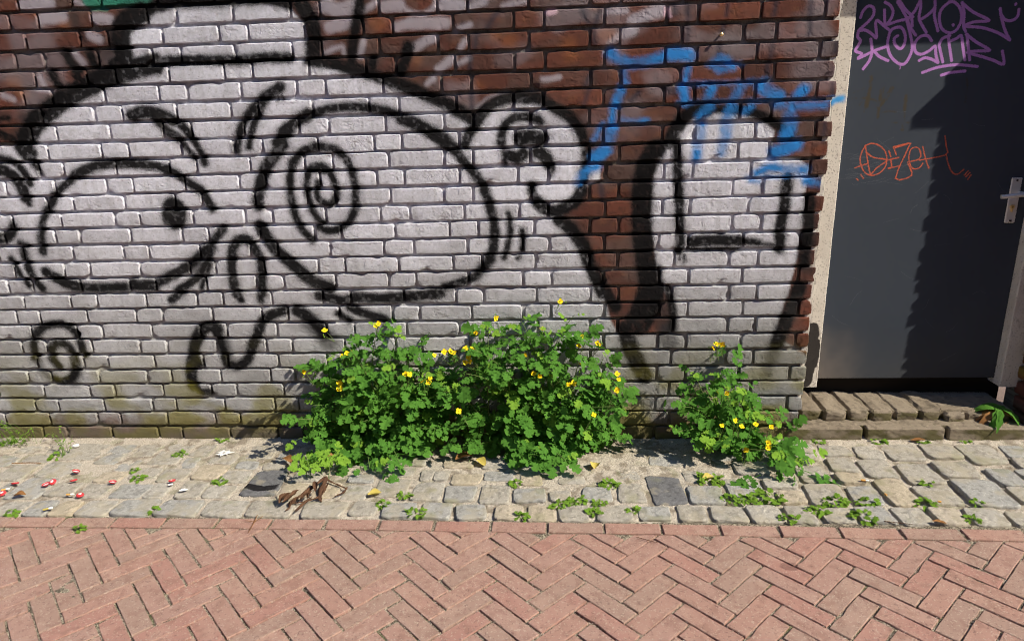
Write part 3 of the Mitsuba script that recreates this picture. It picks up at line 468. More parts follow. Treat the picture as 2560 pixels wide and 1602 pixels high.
def brick_mesh(x0, x1, z0, z1, bid, ax='x', depth=.050, y0=0.0, rough=1.0):
    """One worn brick: a wavy front, an uneven rim with rounded and chipped corners, sides running back into the mortar."""
    r = np.random.default_rng(1000 + bid)
    L, Hh = x1 - x0, z1 - z0
    nx, nz = max(3, int(round(L / .028))), 3
    c = .0030
    yb = y0 + r.uniform(-.0028, .0028)
    tx, tz = r.normal(0, .0016 / .11), r.normal(0, .0010 / .03)
    gx, gz = np.meshgrid(np.linspace(x0 + c, x1 - c, nx + 1), np.linspace(z0 + c, z1 - c, nz + 1), indexing='xy')
    front = np.stack([gx, gx * 0, gz], -1)
    per = [(0, i) for i in range(nx + 1)] + [(j, nx) for j in range(1, nz + 1)] + [(nz, i) for i in range(nx - 1, -1, -1)] + [(j, 0) for j in range(nz - 1, 0, -1)]
    cen = np.array([(x0 + x1) / 2, 0, (z0 + z1) / 2])
    ring = []
    for j, i in per:
        q = front[j, i].copy()
        dx = -1 if i == 0 else 1 if i == nx else 0
        dz = -1 if j == 0 else 1 if j == nz else 0
        corner = abs(dx) + abs(dz) == 2
        k = c * (.55 if corner else 1)
        q[0] += dx * k; q[2] += dz * k
        ring.append(q)
    ring = np.array(ring)
    wob = np.stack([vnoise(ring * 40, bid * .37), np.zeros(len(ring)), vnoise(ring * 40, bid * .37 + 50)], 1) * .0026 * rough
    ring = ring + wob
    f2 = front.reshape(-1, 3)
    rim = np.array([j * (nx + 1) + i for j, i in per])
    f2[rim] += wob * .8
    # chips at corners and edges
    for _ in range(r.integers(0, 3)):
        k = r.integers(0, len(per)) if r.random() < .5 else [0, nx, nx + nz, 2 * nx + nz][r.integers(0, 4)]
        amt = r.uniform(.003, .009) * rough
        d = cen - ring[k]; d /= np.linalg.norm(d)
        ring[k] += d * amt; f2[rim[k]] += d * amt; f2[rim[k], 1] += amt * .7
    f2[:, 1] = yb + f2[:, 1] + (f2[:, 0] - cen[0]) * tx + (f2[:, 2] - cen[2]) * tz + vnoise(f2 * 20, bid) * .0009 + vnoise(f2 * 75, bid + 9) * .0013
    edge = np.abs(f2[rim, 1])
    f2[rim, 1] += .0006
    ring[:, 1] = f2[rim, 1] + .0030 + .0012 * vnoise(ring * 60, bid + 3)
    back = ring.copy(); back[:, 1] = y0 + depth
    nf, nr = len(f2), len(ring)
    v = np.vstack([f2, ring, back, f2[rim], ring])
    faces = []
    nd, ne = nf + 2 * nr, nf + 3 * nr
    for j in range(nz):
        for i in range(nx):
            a = j * (nx + 1) + i
            faces += [[a, a + 1, a + nx + 2], [a, a + nx + 2, a + nx + 1]]
    for k in range(nr):
        k2 = (k + 1) % nr
        a, b, cc, d = rim[k], rim[k2], nf + k2, nf + k
        faces += [[nd + k, d, cc], [nd + k, cc, nd + k2]]
        faces += [[ne + k, nf + nr + k, nf + nr + k2], [ne + k, nf + nr + k2, ne + k2]]
    f = np.array(faces)
    uv = np.stack([(v[:, 0] - cen[0] + .3 * v[:, 1]) * 2 + .5 + bid, (v[:, 2] - cen[2] + .3 * v[:, 1]) * 2 + .5 + 3], 1)
    return v, f, uv

def row_rects():
    """(x0, x1, z0, z1, in_view) of all bricks, from the joints read off the wall."""
    out = []
    for r in range(-7, 27):
        zc = (26.5 - r) * CH
        if r in HEAD_JOINTS:
            j = [x / 1000 for x in HEAD_JOINTS[r]]
        else:
            src = HEAD_JOINTS[2 if r % 2 == 0 else 3]
            j = [x / 1000 for x in src]
        end = ROW_ENDS.get(r, 1080 if r % 2 else 1087) / 1000
        # run on to the left and to the right in the same bond
        seq = np.diff(j)
        kinds = ['S' if d > .19 else 'H' for d in seq]
        while j[0] > -3.35:
            prev = 'H' if kinds[0] == 'S' and kinds[1] == 'S' else 'S'
            if kinds[0] == 'S' and kinds[1] == 'H':
                prev = 'S'
            j.insert(0, j[0] - (.240 if prev == 'S' else .122)); kinds.insert(0, prev)
        while j[-1] < end - .30:
            nxt = 'H' if kinds[-1] == 'S' and kinds[-2] == 'S' else 'S'
            j.append(j[-1] + (.240 if nxt == 'S' else .122)); kinds.append(nxt)
        if end - j[-1] < .05:
            j = j[:-1]
        if end - j[-1] > .265:
            j.append(j[-1] + (.122 if end - j[-1] < .3 else .24))
        j.append(end + .006)
        for a, b in zip(j[:-1], j[1:]):
            g = rng.uniform(.0045, .0068)
            dz = .0022 * math.sin(a * 2.1 + r) + rng.normal(0, .0008)
            h = BH + rng.normal(0, .0012)
            out.append((a + g, b - rng.uniform(.0045, .0068), zc + dz - h / 2, zc + dz + h / 2, r))
    return out

WALL = thing('brick_wall', 'brick wall with white and black graffiti faces and red brown bare bricks', 'wall')
rects = row_rects()
hidden = [Polygon([(x / 1000, z / 1000) for x, z in PLANTS[k]]).buffer(-.05) for k in PLANTS]
def weight(q):
    x0, x1, z0, z1, r = q
    b = sbox(x0, z0, x1, z1)
    seen = x1 > -2.28 - .021 * (r if r > 0 else 0) and 0 < r and not (r == 1 and x0 > .7)
    return -1 if not seen else b.area * (.15 if any(h.contains(b) for h in hidden) else 1)
order = sorted(range(len(rects)), key=lambda i: -weight(rects[i]))
keep = set(i for i in order[:300] if weight(rects[i]) > 0)
rest = []
for i, q in enumerate(rects):
    m = brick_mesh(*q[:4], i)
    if i in keep:
        add('brick', m[:2], 'mat_brick', smooth=True, parent=WALL, uv=m[2])
    else:
        rest.append(m)
v, f = cat([m[:2] for m in rest])
k = add('outer_bricks', (v, f), 'mat_brick', smooth=True, parent=WALL, uv=np.vstack([m[2] for m in rest]))
tag(k, kind='stuff')

# mortar: a finely uneven sheet that lies just behind the faces
def mortar_sheet(x0, x1, z0, z1, step=.0085, y=WALL_T):
    nx, nz = int((x1 - x0) / step), int((z1 - z0) / step)
    gx, gz = np.meshgrid(np.linspace(x0, x1, nx + 1), np.linspace(z0, z1, nz + 1), indexing='xy')
    p = np.stack([gx.ravel(), np.zeros(gx.size), gz.ravel()], 1)
    p[:, 1] = y + vnoise(p * 5, 1) * .0035 + vnoise(p * 23, 8) * .0030 + vnoise(p * 55, 2) * .0026 + vnoise(p * 110, 3) * .0016
    a = (np.arange(nz)[:, None] * (nx + 1) + np.arange(nx)[None]).ravel()
    f = np.vstack([np.stack([a, a + 1, a + nx + 2], 1), np.stack([a, a + nx + 2, a + nx + 1], 1)])
    return p, f
add('mortar', mortar_sheet(-3.35, 1.073, -.02, 2.505), 'mat_mortar', smooth=True, parent=WALL)
add('wall_core', rbox(-3.34, 1.058, .020, .34, -.10, 2.50), 'mat_mortar', parent=WALL)

# the pier right of the door, its raked joints and the ledge above; both mostly outside the picture
PIER = thing('brick_pier', 'red brown brick pier at the right edge of the door opening', 'wall')
pb = []
for r in range(0, 28):
    z0 = r * .0750
    xs = [2.120 + rng.normal(0, .004), 2.226, 2.44] if r % 2 else [2.120 + rng.normal(0, .004), 2.33, 2.44]
    xs += [2.66, 2.9]
    for a, b in zip(xs[:-1], xs[1:]):
        pb.append(brick_mesh(a + (0 if a < 2.15 else .006), b - .006, z0 + .0065, z0 + .0665, 5000 + len(pb), depth=.2))
        if a < 2.15 and 0 < r < 10:
            add('brick', pb[-1][:2], 'mat_brick', smooth=True, parent=PIER, uv=pb[-1][2]); pb.pop()
k = add('outer_bricks', cat([m[:2] for m in pb]), 'mat_brick', smooth=True, parent=PIER, uv=np.vstack([m[2] for m in pb]))
tag(k, kind='stuff')
add('pier_core', rbox(2.146, 2.90, .024, .30, -.1, 2.10), 'mat_mortar', parent=PIER)
add('upper_wall', rbox(2.192, 2.90, 0, .30, 2.104, 3.0), 'mat_concrete', parent=PIER)
t = thing('stone_ledge', 'grey stone ledge on the wall above the right side of the door', 'ledge')
add(t, rbox(2.19, 2.70, -.086, .02, 2.066, 2.118), 'mat_concrete')
t = thing('lintel', 'grey concrete lintel over the door opening', 'lintel')
add(t, rbox(1.06, 2.19, 0, .32, 2.222, 2.55), 'mat_concrete')

# ------------------------------------------------------------------ door, frame, handle
DOOR = thing('steel_door', 'dark blue grey steel door with purple and orange graffiti tags', 'door')
add('panel', rbox(1.172, 2.052, .240, .282, .212, 2.185, .002), 'mat_door', parent=DOOR)
HP = add('handle', rbox(-.0225, .0225, -.0075, 0, -.099, .099, .0035), 'mat_alu', parent=DOOR, to_world=T().translate([1.9842, .2395, 1.0478]))
labels[HP] = {'label': 'long aluminium handle plate with lever and lock'}
lev = []
lev.append(tube([(2.0045, .232, 1.0785), (2.0045, .186, 1.0785)], .0095, 12))
p = np.array([(2.0105, .1845, 1.0795), (1.995, .1835, 1.0790), (1.96, .183, 1.0765), (1.925, .183, 1.0735), (1.9005, .1845, 1.0710)])
bar = tube(p, [.0095, .0098, .0095, .0092, .0090], 12)
lev.append(bar)
add('lever', cat(lev), 'mat_alu', smooth=50, parent=HP)
import manifold3d as m3
cyl = trimesh.creation.cylinder(.0088, .010, sections=24); cyl.apply_transform(trimesh.transformations.rotation_matrix(math.pi / 2, [1, 0, 0])); cyl.apply_translation([1.9815, .2305, 1.0205])
slot = rbox(1.9770, 1.9860, .2262, .2355, .999, 1.0190, .002)
add('lock_cylinder', cat([vf(cyl), slot]), 'mat_brass', parent=HP)
add('keyhole', rbox(1.9803, 1.9827, .2248, .2266, 1.0160, 1.0250, .0005), 'mat_dark', parent=HP)
for zz in (1.1345, .9600):
    sc = trimesh.creation.cylinder(.0045, .006, sections=14); sc.apply_transform(trimesh.transformations.rotation_matrix(math.pi / 2, [1, 0, 0])); sc.apply_translation([1.9842, .2312, zz])
    add('screw', vf(sc), 'mat_dark', parent=HP)

FRAME = thing('door_frame', 'cream painted door frame posts with blue and black paint on the left post', 'door frame')
def post(x0, x1, y0, y1, z0, z1, n=40):
    """A post with slightly uneven edges."""
    z = np.linspace(z0, z1, n)
    c = .004
    prof = [(x0, y1), (x0, y0 + c), (x0 + c, y0), (x1 - c, y0), (x1, y0 + c), (x1, y1)]
    v = np.array([[(x, y, zz) for x, y in prof] for zz in z])
    v[:, 1:5, 0] += (vnoise(np.stack([z * 14, z * 0, z * 0], 1), x0) * .0012)[:, None]
    v[:, 1:5, 1] += (vnoise(np.stack([z * 11, z * 0, z * 0], 1), x1) * .0010)[:, None]
    m = len(prof)
    f = []
    for i in range(n - 1):
        for k in range(m):
            a, b, c2, d = i * m + k, i * m + (k + 1) % m, (i + 1) * m + (k + 1) % m, (i + 1) * m + k
            f += [[a, b, c2], [a, c2, d]]
    v = v.reshape(-1, 3)
    f += [[0, k + 1, k] for k in range(1, m - 1)] + [[(n - 1) * m, (n - 1) * m + k, (n - 1) * m + k + 1] for k in range(1, m - 1)]
    return v, np.array(f)
add('post', post(1.03, 1.2135, .190, .239, .188, 2.17), 'mat_jamb', smooth=35, parent=FRAME)
add('post', post(2.045, 2.150, .190, .283, .186, 2.17), 'mat_jamb', smooth=35, parent=FRAME)
add('head', rbox(1.214, 2.044, .200, .239, 2.12, 2.17), 'mat_jamb', parent=FRAME)
# ragged plaster and sealant that closes the gap between the brick ends and the frame
zz = np.arange(.20, 2.18, .011)
ex = 1.0885 + vnoise(np.stack([zz * 16, zz * 0, zz * 0], 1), 4) * .0085 + vnoise(np.stack([zz * 60, zz * 0, zz * 0], 1), 5) * .0035
cols = [np.stack([ex * 0 + 1.060, ex * 0 + .010, zz], 1), np.stack([ex - .006, .011 + vnoise(np.stack([zz * 40, zz * 0, zz * 0], 1), 6) * .003, zz], 1), np.stack([ex, ex * 0 + .020, zz], 1), np.stack([ex - .002, ex * 0 + .192, zz], 1)]
v = np.vstack(cols); n = len(zz); f = []
for k_ in range(3):
    for i in range(n - 1):
        a_, b_ = k_ * n + i, (k_ + 1) * n + i
        f += [[a_, b_, b_ + 1], [a_, b_ + 1, a_ + 1]]
add('plaster_edge', (v, np.array(f)), 'mat_jamb', smooth=30, parent=FRAME)

# ------------------------------------------------------------------ the door step
STEP = thing('door_step', 'worn brick door step below the steel door', 'step')
hx = [1.098, 1.205, 1.316, 1.417, 1.527, 1.640, 1.744, 1.843, 1.940, 2.045]
def worn_block(x0, x1, y0, y1, z0, z1, bid, c=.012, rough=.004, tilt=0.0):
    r = np.random.default_rng(bid)
    m = trimesh.creation.box((x1 - x0, y1 - y0, z1 - z0))
    b = rbox(x0, x1, y0, y1, z0, z1, c)
    tm = trimesh.Trimesh(*b, process=True)
    v, f = trimesh.remesh.subdivide_to_size(tm.vertices, tm.faces, .03)
    tm = trimesh.Trimesh(v, f, process=True)
    nrm = tm.vertex_normals
    v = tm.vertices + nrm * (vnoise(tm.vertices * 28, bid) * rough + vnoise(tm.vertices * 70, bid + 5) * rough * .5)[:, None]
    v[:, 2] += (v[:, 0] - (x0 + x1) / 2) * tilt
    cx, cy = (x0 + x1) / 2, (y0 + y1) / 2
    uv = np.stack([(v[:, 0] - cx + .3 * v[:, 2]) * 1.2 + .5 + bid % 97, (v[:, 1] - cy + .3 * v[:, 2]) * 1.2 + .5], 1)
    return np.array(v), np.array(tm.faces), uv
for i, (a, b) in enumerate(zip(hx[:-1], hx[1:])):
    top = .130 - .0030 * i + rng.normal(0, .0030)
    m = worn_block(a + .004, b - .0035, .066 + rng.normal(0, .005), .305, .060 - .002 * i, top, 300 + i, c=.013, rough=.0065, tilt=rng.normal(-.03, .03))
    add('header_brick', m[:2], 'mat_step', smooth=True, parent=STEP, uv=m[2])
bx = [1.014, 1.370, 1.728, 2.09]
for i, (a, b) in enumerate(zip(bx[:-1], bx[1:])):
    m = worn_block(a + .009, b - .007, -.004, .18, -.06, .0665, 330 + i, c=.007, rough=.003)
    add('base_block', m[:2], 'mat_step', smooth=True, parent=STEP, uv=m[2])
m = worn_block(1.09, 2.06, .030, .31, .0, .0712, 350, c=.006, rough=.004)
add('mortar_bed', m[:2], 'mat_step', smooth=True, parent=STEP, uv=m[2])
m = worn_block(1.09, 2.06, .022, .30, .0, .1130, 351, c=.006, rough=.002)
add('joint_mortar', (m[0] * [1, 0, 1] + np.stack([m[0][:, 0] * 0, np.clip(m[0][:, 1] + .06, .088, .30), m[0][:, 0] * 0], 1), m[1]), 'mat_step', parent=STEP, uv=m[2])
add('riser', rbox(1.05, 2.12, .306, .36, 0, .235), 'mat_dark', parent=STEP)

# the house across the narrow street, behind the camera: it darkens what the steel door mirrors
HOUSE = thing('opposite_house', 'row house with dark brick front across the narrow street, facing the graffiti wall', 'house')
add('front', rbox(-13, 13, -7.6, -7.2, -.06, 7.2, .02), 'mat_house', parent=HOUSE)
add('roof', (np.array([[-13.2, -7.05, 7.2], [13.2, -7.05, 7.2], [13.2, -10.2, 9.4], [-13.2, -10.2, 9.4], [-13.2, -10.2, 7.0], [13.2, -10.2, 7.0], [-13.2, -7.05, 7.05], [13.2, -7.05, 7.05]]), np.array([[0, 1, 2], [0, 2, 3], [6, 5, 7], [6, 4, 5], [6, 7, 1], [6, 1, 0], [3, 2, 5], [3, 5, 4], [0, 3, 4], [0, 4, 6], [1, 7, 5], [1, 5, 2]])), 'mat_dark', parent=HOUSE)
for wz in (.9, 3.9):
    for i in range(7):
        wx = -11.4 + i * 3.7
        kk = add('window', cat([rbox(wx, wx + .07, -7.22, -7.16, wz, wz + 1.6, .004), rbox(wx + 1.13, wx + 1.2, -7.22, -7.16, wz, wz + 1.6, .004), rbox(wx + .07, wx + 1.13, -7.22, -7.16, wz, wz + .07, .004), rbox(wx + .07, wx + 1.13, -7.22, -7.16, wz + 1.53, wz + 1.6, .004)]), 'mat_white', parent=HOUSE)
        add('pane', rbox(wx + .06, wx + 1.14, -7.21, -7.185, wz + .06, wz + 1.54, .002), 'mat_pane', parent=kk)

# a plug sticking out of the wall
t = thing('wall_plug', 'small yellow plug sticking out of a red brown brick high on the wall', 'plug')
add(t, cat([tube([(.632, .004, 1.7494), (.632, -.020, 1.7494)], .0042, 8), tube([(.632, -.018, 1.7494), (.632, -.0215, 1.7494), (.632, -.024, 1.7494)], [.0065, .0072, .0040], 10)]), 'mat_brass', smooth=40)
# ------------------------------------------------------------------ ground: one sheet to the horizon, sand bed, cobbles, brick paving
def sheet(x0, x1, y0, y1, step, fz):
    nx, ny = max(1, int(round((x1 - x0) / step))), max(1, int(round((y1 - y0) / step)))
    gx, gy = np.meshgrid(np.linspace(x0, x1, nx + 1), np.linspace(y0, y1, ny + 1), indexing='xy')
    p = np.stack([gx.ravel(), gy.ravel(), np.zeros(gx.size)], 1)
    p[:, 2] = fz(p)
    a = (np.arange(ny)[:, None] * (nx + 1) + np.arange(nx)[None]).ravel()
    return p, np.vstack([np.stack([a, a + 1, a + nx + 2], 1), np.stack([a, a + nx + 2, a + nx + 1], 1)])

g = sheet(-400, 400, -400, 400, 200, lambda p: p[:, 0] * 0 - .060)
add('ground', g, 'mat_ground'); tag('ground', kind='structure')

def sand_z(p):
    q = p * [1, 1, 0]
    back = np.clip((p[:, 1] + .42) / .42, 0, 1)
    heap = np.exp(-((p[:, 0] - .22) / .36) ** 2 - ((p[:, 1] + .24) / .17) ** 2) * .0085
    heap = heap - .0075 * np.clip((p[:, 0] - .35) / .4, 0, 1) * np.clip((-p[:, 1] - .08) / .1, 0, 1) - .004 * np.exp(-((p[:, 0] + .4) / .5) ** 2 - ((p[:, 1] + .55) / .12) ** 2)
    z = -.0020 + .0036 * back ** 2 + .0030 * vnoise(q * 6, 11) + .0026 * vnoise(q * 22, 12) + .0016 * vnoise(q * 70, 13) + heap
    z += np.where(p[:, 1] > -.045, (p[:, 1] + .045) * .16, 0)
    return z - np.where(p[:, 1] < -.64, .006, 0)
SAND = 'sand_bed'
add(SAND, sheet(-3.35, 2.75, -.672, .10, .0085, sand_z), 'mat_sand', smooth=True); tag(SAND, kind='structure')

PAVE = 'cobble_strip'
tag(PAVE, kind='structure')
def stone_mesh(poly, sid, dark=False, z0=0.0):
    """A worn setted stone: rounded outline, a domed uneven top."""
    r = np.random.default_rng(2000 + sid)
    p = poly.buffer(-.013).buffer(.013) if poly.buffer(-.013).area > 0 else poly
    if p.geom_type != 'Polygon':
        p = max(p.geoms, key=lambda a: a.area)
    n = 26
    ring = np.array([p.exterior.interpolate(t, normalized=True).coords[0] for t in np.arange(n) / n])
    if Polygon(ring).exterior.is_ccw is False:
        ring = ring[::-1]
    c = ring.mean(0)
    rr = np.hstack([ring, np.zeros((n, 1))])
    ring = ring + (ring - c) * (vnoise(rr * 22, sid) * .045 + vnoise(rr * 60, sid + 7) * .035)[:, None]
    levels = [(1.0, -.045), (1.0, -.003), (.972, .0030), (.92, .0046), (.62, .0052), (.33, .0054)]
    t = r.normal(0, .010, 2)
    top = z0 + r.uniform(-.0022, .0034)
    v, f = [], []
    for s, z in levels:
        q = c + (ring - c) * s
        zz = np.full(n, z + top) + (q - c) @ t * (z > -.01)
        qq = np.hstack([q, np.zeros((n, 1))])
        if z > -.01:
            zz += vnoise(qq * 26, sid + 1) * .0030 + vnoise(qq * 75, sid + 2) * .0016
        v.append(np.hstack([q, zz[:, None]]))
    for k in range(len(levels) - 1):
        for i in range(n):
            a, b, cc, d = k * n + i, k * n + (i + 1) % n, (k + 1) * n + (i + 1) % n, (k + 1) * n + i
            f += [[a, b, cc], [a, cc, d]]
    v = np.vstack(v + [[[c[0], c[1], .0054 + top + r.normal(0, .001)]]])
    m = len(v) - 1
    f += [[m - n + i, m - n + (i + 1) % n, m] for i in range(n)]
    uv = np.stack([(v[:, 0] - c[0] + .3 * v[:, 2]) * 1.2 + .5 + sid, (v[:, 1] - c[1] + .3 * v[:, 2]) * 1.2 + .5 + (2 if dark else 0)], 1)
    return v, np.array(f), uv

stones = [tuple(t / 1000 for t in q) for q in COBBLES]
inside_n = len(stones)
for x in np.arange(-3.25, -2.35, .135):         # the strip goes on to the left and right of the picture
    for y in (-.60, -.47, -.345, -.225, -.105):
        if all(math.hypot(x - s[0], y - s[1]) > .12 for s in stones):
            stones.append((x + rng.normal(0, .01), y, .13, .115))
for x in np.arange(1.72, 2.70, .14):
    for y in (-.60, -.47, -.345, -.225, -.105):
        if all(math.hypot(x - s[0], y - s[1]) > .125 for s in stones):
            stones.append((x + rng.normal(0, .01), y, .13, .115))
GAP = .0075
bx_ = [[x - min(w, .205) * .56, x + min(w, .205) * .56, y - min(h, .20) * .55, y + min(h, .20) * .55] for x, y, w, h in stones]
for _ in range(12):                             # neighbours that overlap give way to each other along the shallower side
    for i in range(len(bx_)):
        for j in range(i + 1, len(bx_)):
            p_, q_ = bx_[i], bx_[j]
            ox, oy = min(p_[1], q_[1]) - max(p_[0], q_[0]) + GAP, min(p_[3], q_[3]) - max(p_[2], q_[2]) + GAP
            if ox > 1e-6 and oy > 1e-6:
                k_ = 0 if ox < oy else 2
                l_, h_ = (p_, q_) if p_[k_] + p_[k_ + 1] < q_[k_] + q_[k_ + 1] else (q_, p_)
                o_ = min(ox, oy) / 2
                l_[k_ + 1] -= o_; h_[k_] += o_
extra = []
for i, (x, y, w, h) in enumerate(stones):
    r = np.random.default_rng(3000 + i)
    a0, a1, b0, b1 = bx_[i]
    if a1 - a0 < .04 or b1 - b0 < .035:
        continue
    jit = r.normal(0, .0042, (4, 2)) + np.array([(1, 1), (-1, 1), (-1, -1), (1, -1)]) * np.abs(r.normal(0, .0045, (4, 2)))
    q = np.array([(a0, b0), (a1, b0), (a1, b1), (a0, b1)]) + jit
    shape = Polygon(q).buffer(0).intersection(sbox(-9, -.664, 9, -.012))
    if shape.is_empty or shape.area < .0015:
        continue
    if shape.geom_type != 'Polygon':
        shape = max(shape.geoms, key=lambda a: a.area)
    dark = (abs(x + 1.281) < .02 and abs(y + .406) < .03) or (abs(x - .415) < .02 and abs(y + .438) < .03)
    m = stone_mesh(shape, i, dark, z0=-.0035 if y > -.30 and x < -1.0 else -.0025 if -.35 < y and abs(x - .2) < .5 else 0)
    if i < inside_n:
        k = add('stone', m[:2], 'mat_cobble', smooth=True, parent=PAVE, uv=m[2])
        if dark:
            labels[k] = {'label': 'dark basalt cobble with a black wet stain' if x < 0 else 'dark smooth basalt cobble'}
    else:
        extra.append(m)
k = add('outer_stones', cat([m[:2] for m in extra]), 'mat_cobble', smooth=True, parent=PAVE, uv=np.vstack([m[2] for m in extra]))
tag(k, kind='stuff')

# brick road: clay pavers in herringbone, a stretcher row along the cobbles
ROAD = 'brick_road'
tag(ROAD, kind='structure')
TH, OX, OY, PL, PW = 0.78522, 0.52619, -1.53552, 0.21218, 0.06738
def kerb_y(x):
    return float(np.interp(x, [-3.4, -2.26, -1.54, -.866, -.195, .434, 1.046, 1.63, 2.8], [-.672, -.670, -.6645, -.6620, -.667, -.671, -.680, -.688, -.700]))
def paver_mesh(poly, pid, top=0.0):
    r = np.random.default_rng(6000 + pid)
    p = poly.simplify(.0008)
    ring0 = np.array(p.exterior.coords)[:-1]
    if not p.exterior.is_ccw:
        ring0 = ring0[::-1]
    # points along the edges, so that they can waver
    ring = []
    for a, b in zip(ring0, np.roll(ring0, -1, 0)):
        n = max(1, int(np.linalg.norm(b - a) / .035))
        ring += [a + (b - a) * t for t in np.arange(n) / n]
    ring = np.array(ring)
    n = len(ring)
    c = np.array(p.centroid.coords[0])
    q3 = np.hstack([ring, np.zeros((n, 1))])
    ring = ring + np.stack([vnoise(q3 * 35, pid), vnoise(q3 * 35, pid + 40)], 1) * .0011
    corner = [any(np.allclose(x, y) for y in ring0) for x in q3[:, :2]]
    d = c - ring; d /= np.linalg.norm(d, axis=1, keepdims=True) + 1e-9
    ring = ring + d * np.where(corner, r.uniform(.0012, .0040, n), 0)[:, None]
    if r.random() < .22:
        i = r.integers(0, n); ring[i] += d[i] * r.uniform(.003, .008)
    inner = Polygon(ring).buffer(0)
    t = r.normal(0, .0060, 2)
    z = top + r.normal(0, .0010)
    mid = ring + d * .0024
    def zz(q, dz):
        return (z + dz + (q - c) @ t + vnoise(np.hstack([q, q[:, :1] * 0]) * 18, pid) * .0009)[:, None]
    v = np.vstack([np.hstack([ring, np.full((n, 1), -.055)]), np.hstack([ring, zz(ring, -.0024)]), np.hstack([mid, zz(mid, 0)])])
    f = []
    for k in range(2):
        for i in range(n):
            a, b, cc, e = k * n + i, k * n + (i + 1) % n, (k + 1) * n + (i + 1) % n, (k + 1) * n + i
            f += [[a, b, cc], [a, cc, e]]
    cz = z + r.normal(0, .0003)
    v = np.vstack([v, [[c[0], c[1], cz]]])
    f += [[2 * n + i, 2 * n + (i + 1) % n, 3 * n] for i in range(n)]
    uv = np.stack([(v[:, 0] - c[0] + .3 * v[:, 2]) * 2 + .5 + pid % 50, (v[:, 1] - c[1] + .3 * v[:, 2]) * 2 + .5 + pid // 50], 1)
    return v, np.array(f), uv

ct, st = math.cos(TH), math.sin(TH)
region = Polygon([(-3.3, kerb_y(-3.3) - .0715)] + [(x, kerb_y(x) - .0705) for x in np.linspace(-3.2, 2.7, 60)] + [(2.7, -2.3), (-3.3, -2.3)])
seen_poly = Polygon([(-2.40, -.60), (1.78, -.60), (1.42, -1.30), (-1.86, -1.39)])
pav, out = [], []
for a in range(-70, 71):
    for b in range(-22, 23):
        ox, oy = a * PW + b * (PL - PW), a * PW - b * (PL + PW)
        for kind in (0, 1):
            q = [(ox, oy), (ox + PL, oy), (ox + PL, oy + PW), (ox, oy + PW)] if kind == 0 else [(ox + PL - PW, oy - PL), (ox + PL, oy - PL), (ox + PL, oy), (ox + PL - PW, oy)]
            q = [(OX + ct * x - st * y, OY + st * x + ct * y) for x, y in q]
            cx, cy = np.mean(q, axis=0)
            if not (-3.4 < cx < 2.8 and -2.4 < cy < -.6):
                continue
            # the laying lines drift a little, as by hand
            q = [(x + .006 * math.sin(y * 3 + x), y + .004 * math.sin(x * 2.3)) for x, y in q]
            p = Polygon(q).buffer(-.0021, join_style=2).intersection(region)
            if p.is_empty or p.geom_type != 'Polygon' or p.area < .0011:
                continue
            (pav if p.intersects(seen_poly) else out).append(p)
border = []
x = -3.25
while x < 2.7:
    w = .212 + rng.normal(0, .0015)
    border.append(Polygon([(x + .003, kerb_y(x) - .003), (x + w - .003, kerb_y(x + w) - .003), (x + w - .003, kerb_y(x + w) - .0665), (x + .003, kerb_y(x) - .0665)]))
    x += w
pid = 0
for p in border:
    m = paver_mesh(p, pid, .0008); pid += 1
    if p.intersects(seen_poly):
        add('edging_paver', m[:2], 'mat_paver', smooth=35 if False else False, parent=ROAD, uv=m[2])
    else:
        out.append(m)
for p in pav:
    m = paver_mesh(p, pid); pid += 1
    add('paver', m[:2], 'mat_paver', parent=ROAD, uv=m[2])
ms = []
for p in out:
    ms.append(p if isinstance(p, tuple) else paver_mesh(p, pid)); pid += 1
k = add('outer_pavers', cat([m[:2] for m in ms]), 'mat_paver', parent=ROAD, uv=np.vstack([m[2] for m in ms]))
tag(k, kind='stuff')
def joint_z(p):
    q = p * [1, 1, 0]
    return -.0062 + .0035 * vnoise(q * 7, 31) + .0025 * vnoise(q * 40, 32)
add('joint_sand', sheet(-3.3, 2.7, -2.28, -.655, .010, joint_z), 'mat_joint', smooth=True, parent=ROAD)
# loose grains in the joints and on the sand
gr_ = []
octa = np.array([[1, 0, 0], [-1, 0, 0], [0, 1, 0], [0, -1, 0], [0, 0, 1], [0, 0, -1]], float)
of = np.array([[0, 2, 4], [2, 1, 4], [1, 3, 4], [3, 0, 4], [2, 0, 5], [1, 2, 5], [3, 1, 5], [0, 3, 5]])
allst = [p for p in border + pav]
lines = [np.array(p.exterior.coords) for p in allst if p.intersects(seen_poly)]
def grain(x, y, z, s):
    a = rng.uniform(0, 6.28); c, n = math.cos(a), math.sin(a)
    v = octa * (rng.uniform(.7, 1.3, (6, 1))) * s * [1, .8, .6]
    gr_.append((np.stack([v[:, 0] * c - v[:, 1] * n + x, v[:, 0] * n + v[:, 1] * c + y, v[:, 2] + z], 1), of))
for l in lines:
    for a, b in zip(l[:-1], l[1:]):
        for _ in range(rng.poisson(np.linalg.norm(b - a) * 26)):
            t = rng.random(); q = a + (b - a) * t + rng.normal(0, .0016, 2)
            grain(q[0], q[1], -.0032 + rng.normal(0, .0012), rng.uniform(.0012, .0030))
m0 = len(gr_)
k = add('joint_grains', cat(gr_), 'mat_gravel', parent=ROAD); tag(k, kind='stuff')
gr_ = []
for _ in range(3600):
    x, y = rng.uniform(-2.75, 2.05), -abs(rng.normal(0, .16)) if rng.random() < .45 else rng.uniform(-.655, 0)
    if y < -.655: continue
    z = float(sand_z(np.array([[x, y, 0.0]]))[0])
    grain(x, y, z + .0012, rng.choice([.0016, .0024, .0038, .0060], p=[.5, .32, .15, .03]))
add('gravel', cat(gr_), 'mat_gravel')
tag('gravel', 'pale sandy gravel grains between the cobbles and along the foot of the wall', 'gravel', kind='stuff')
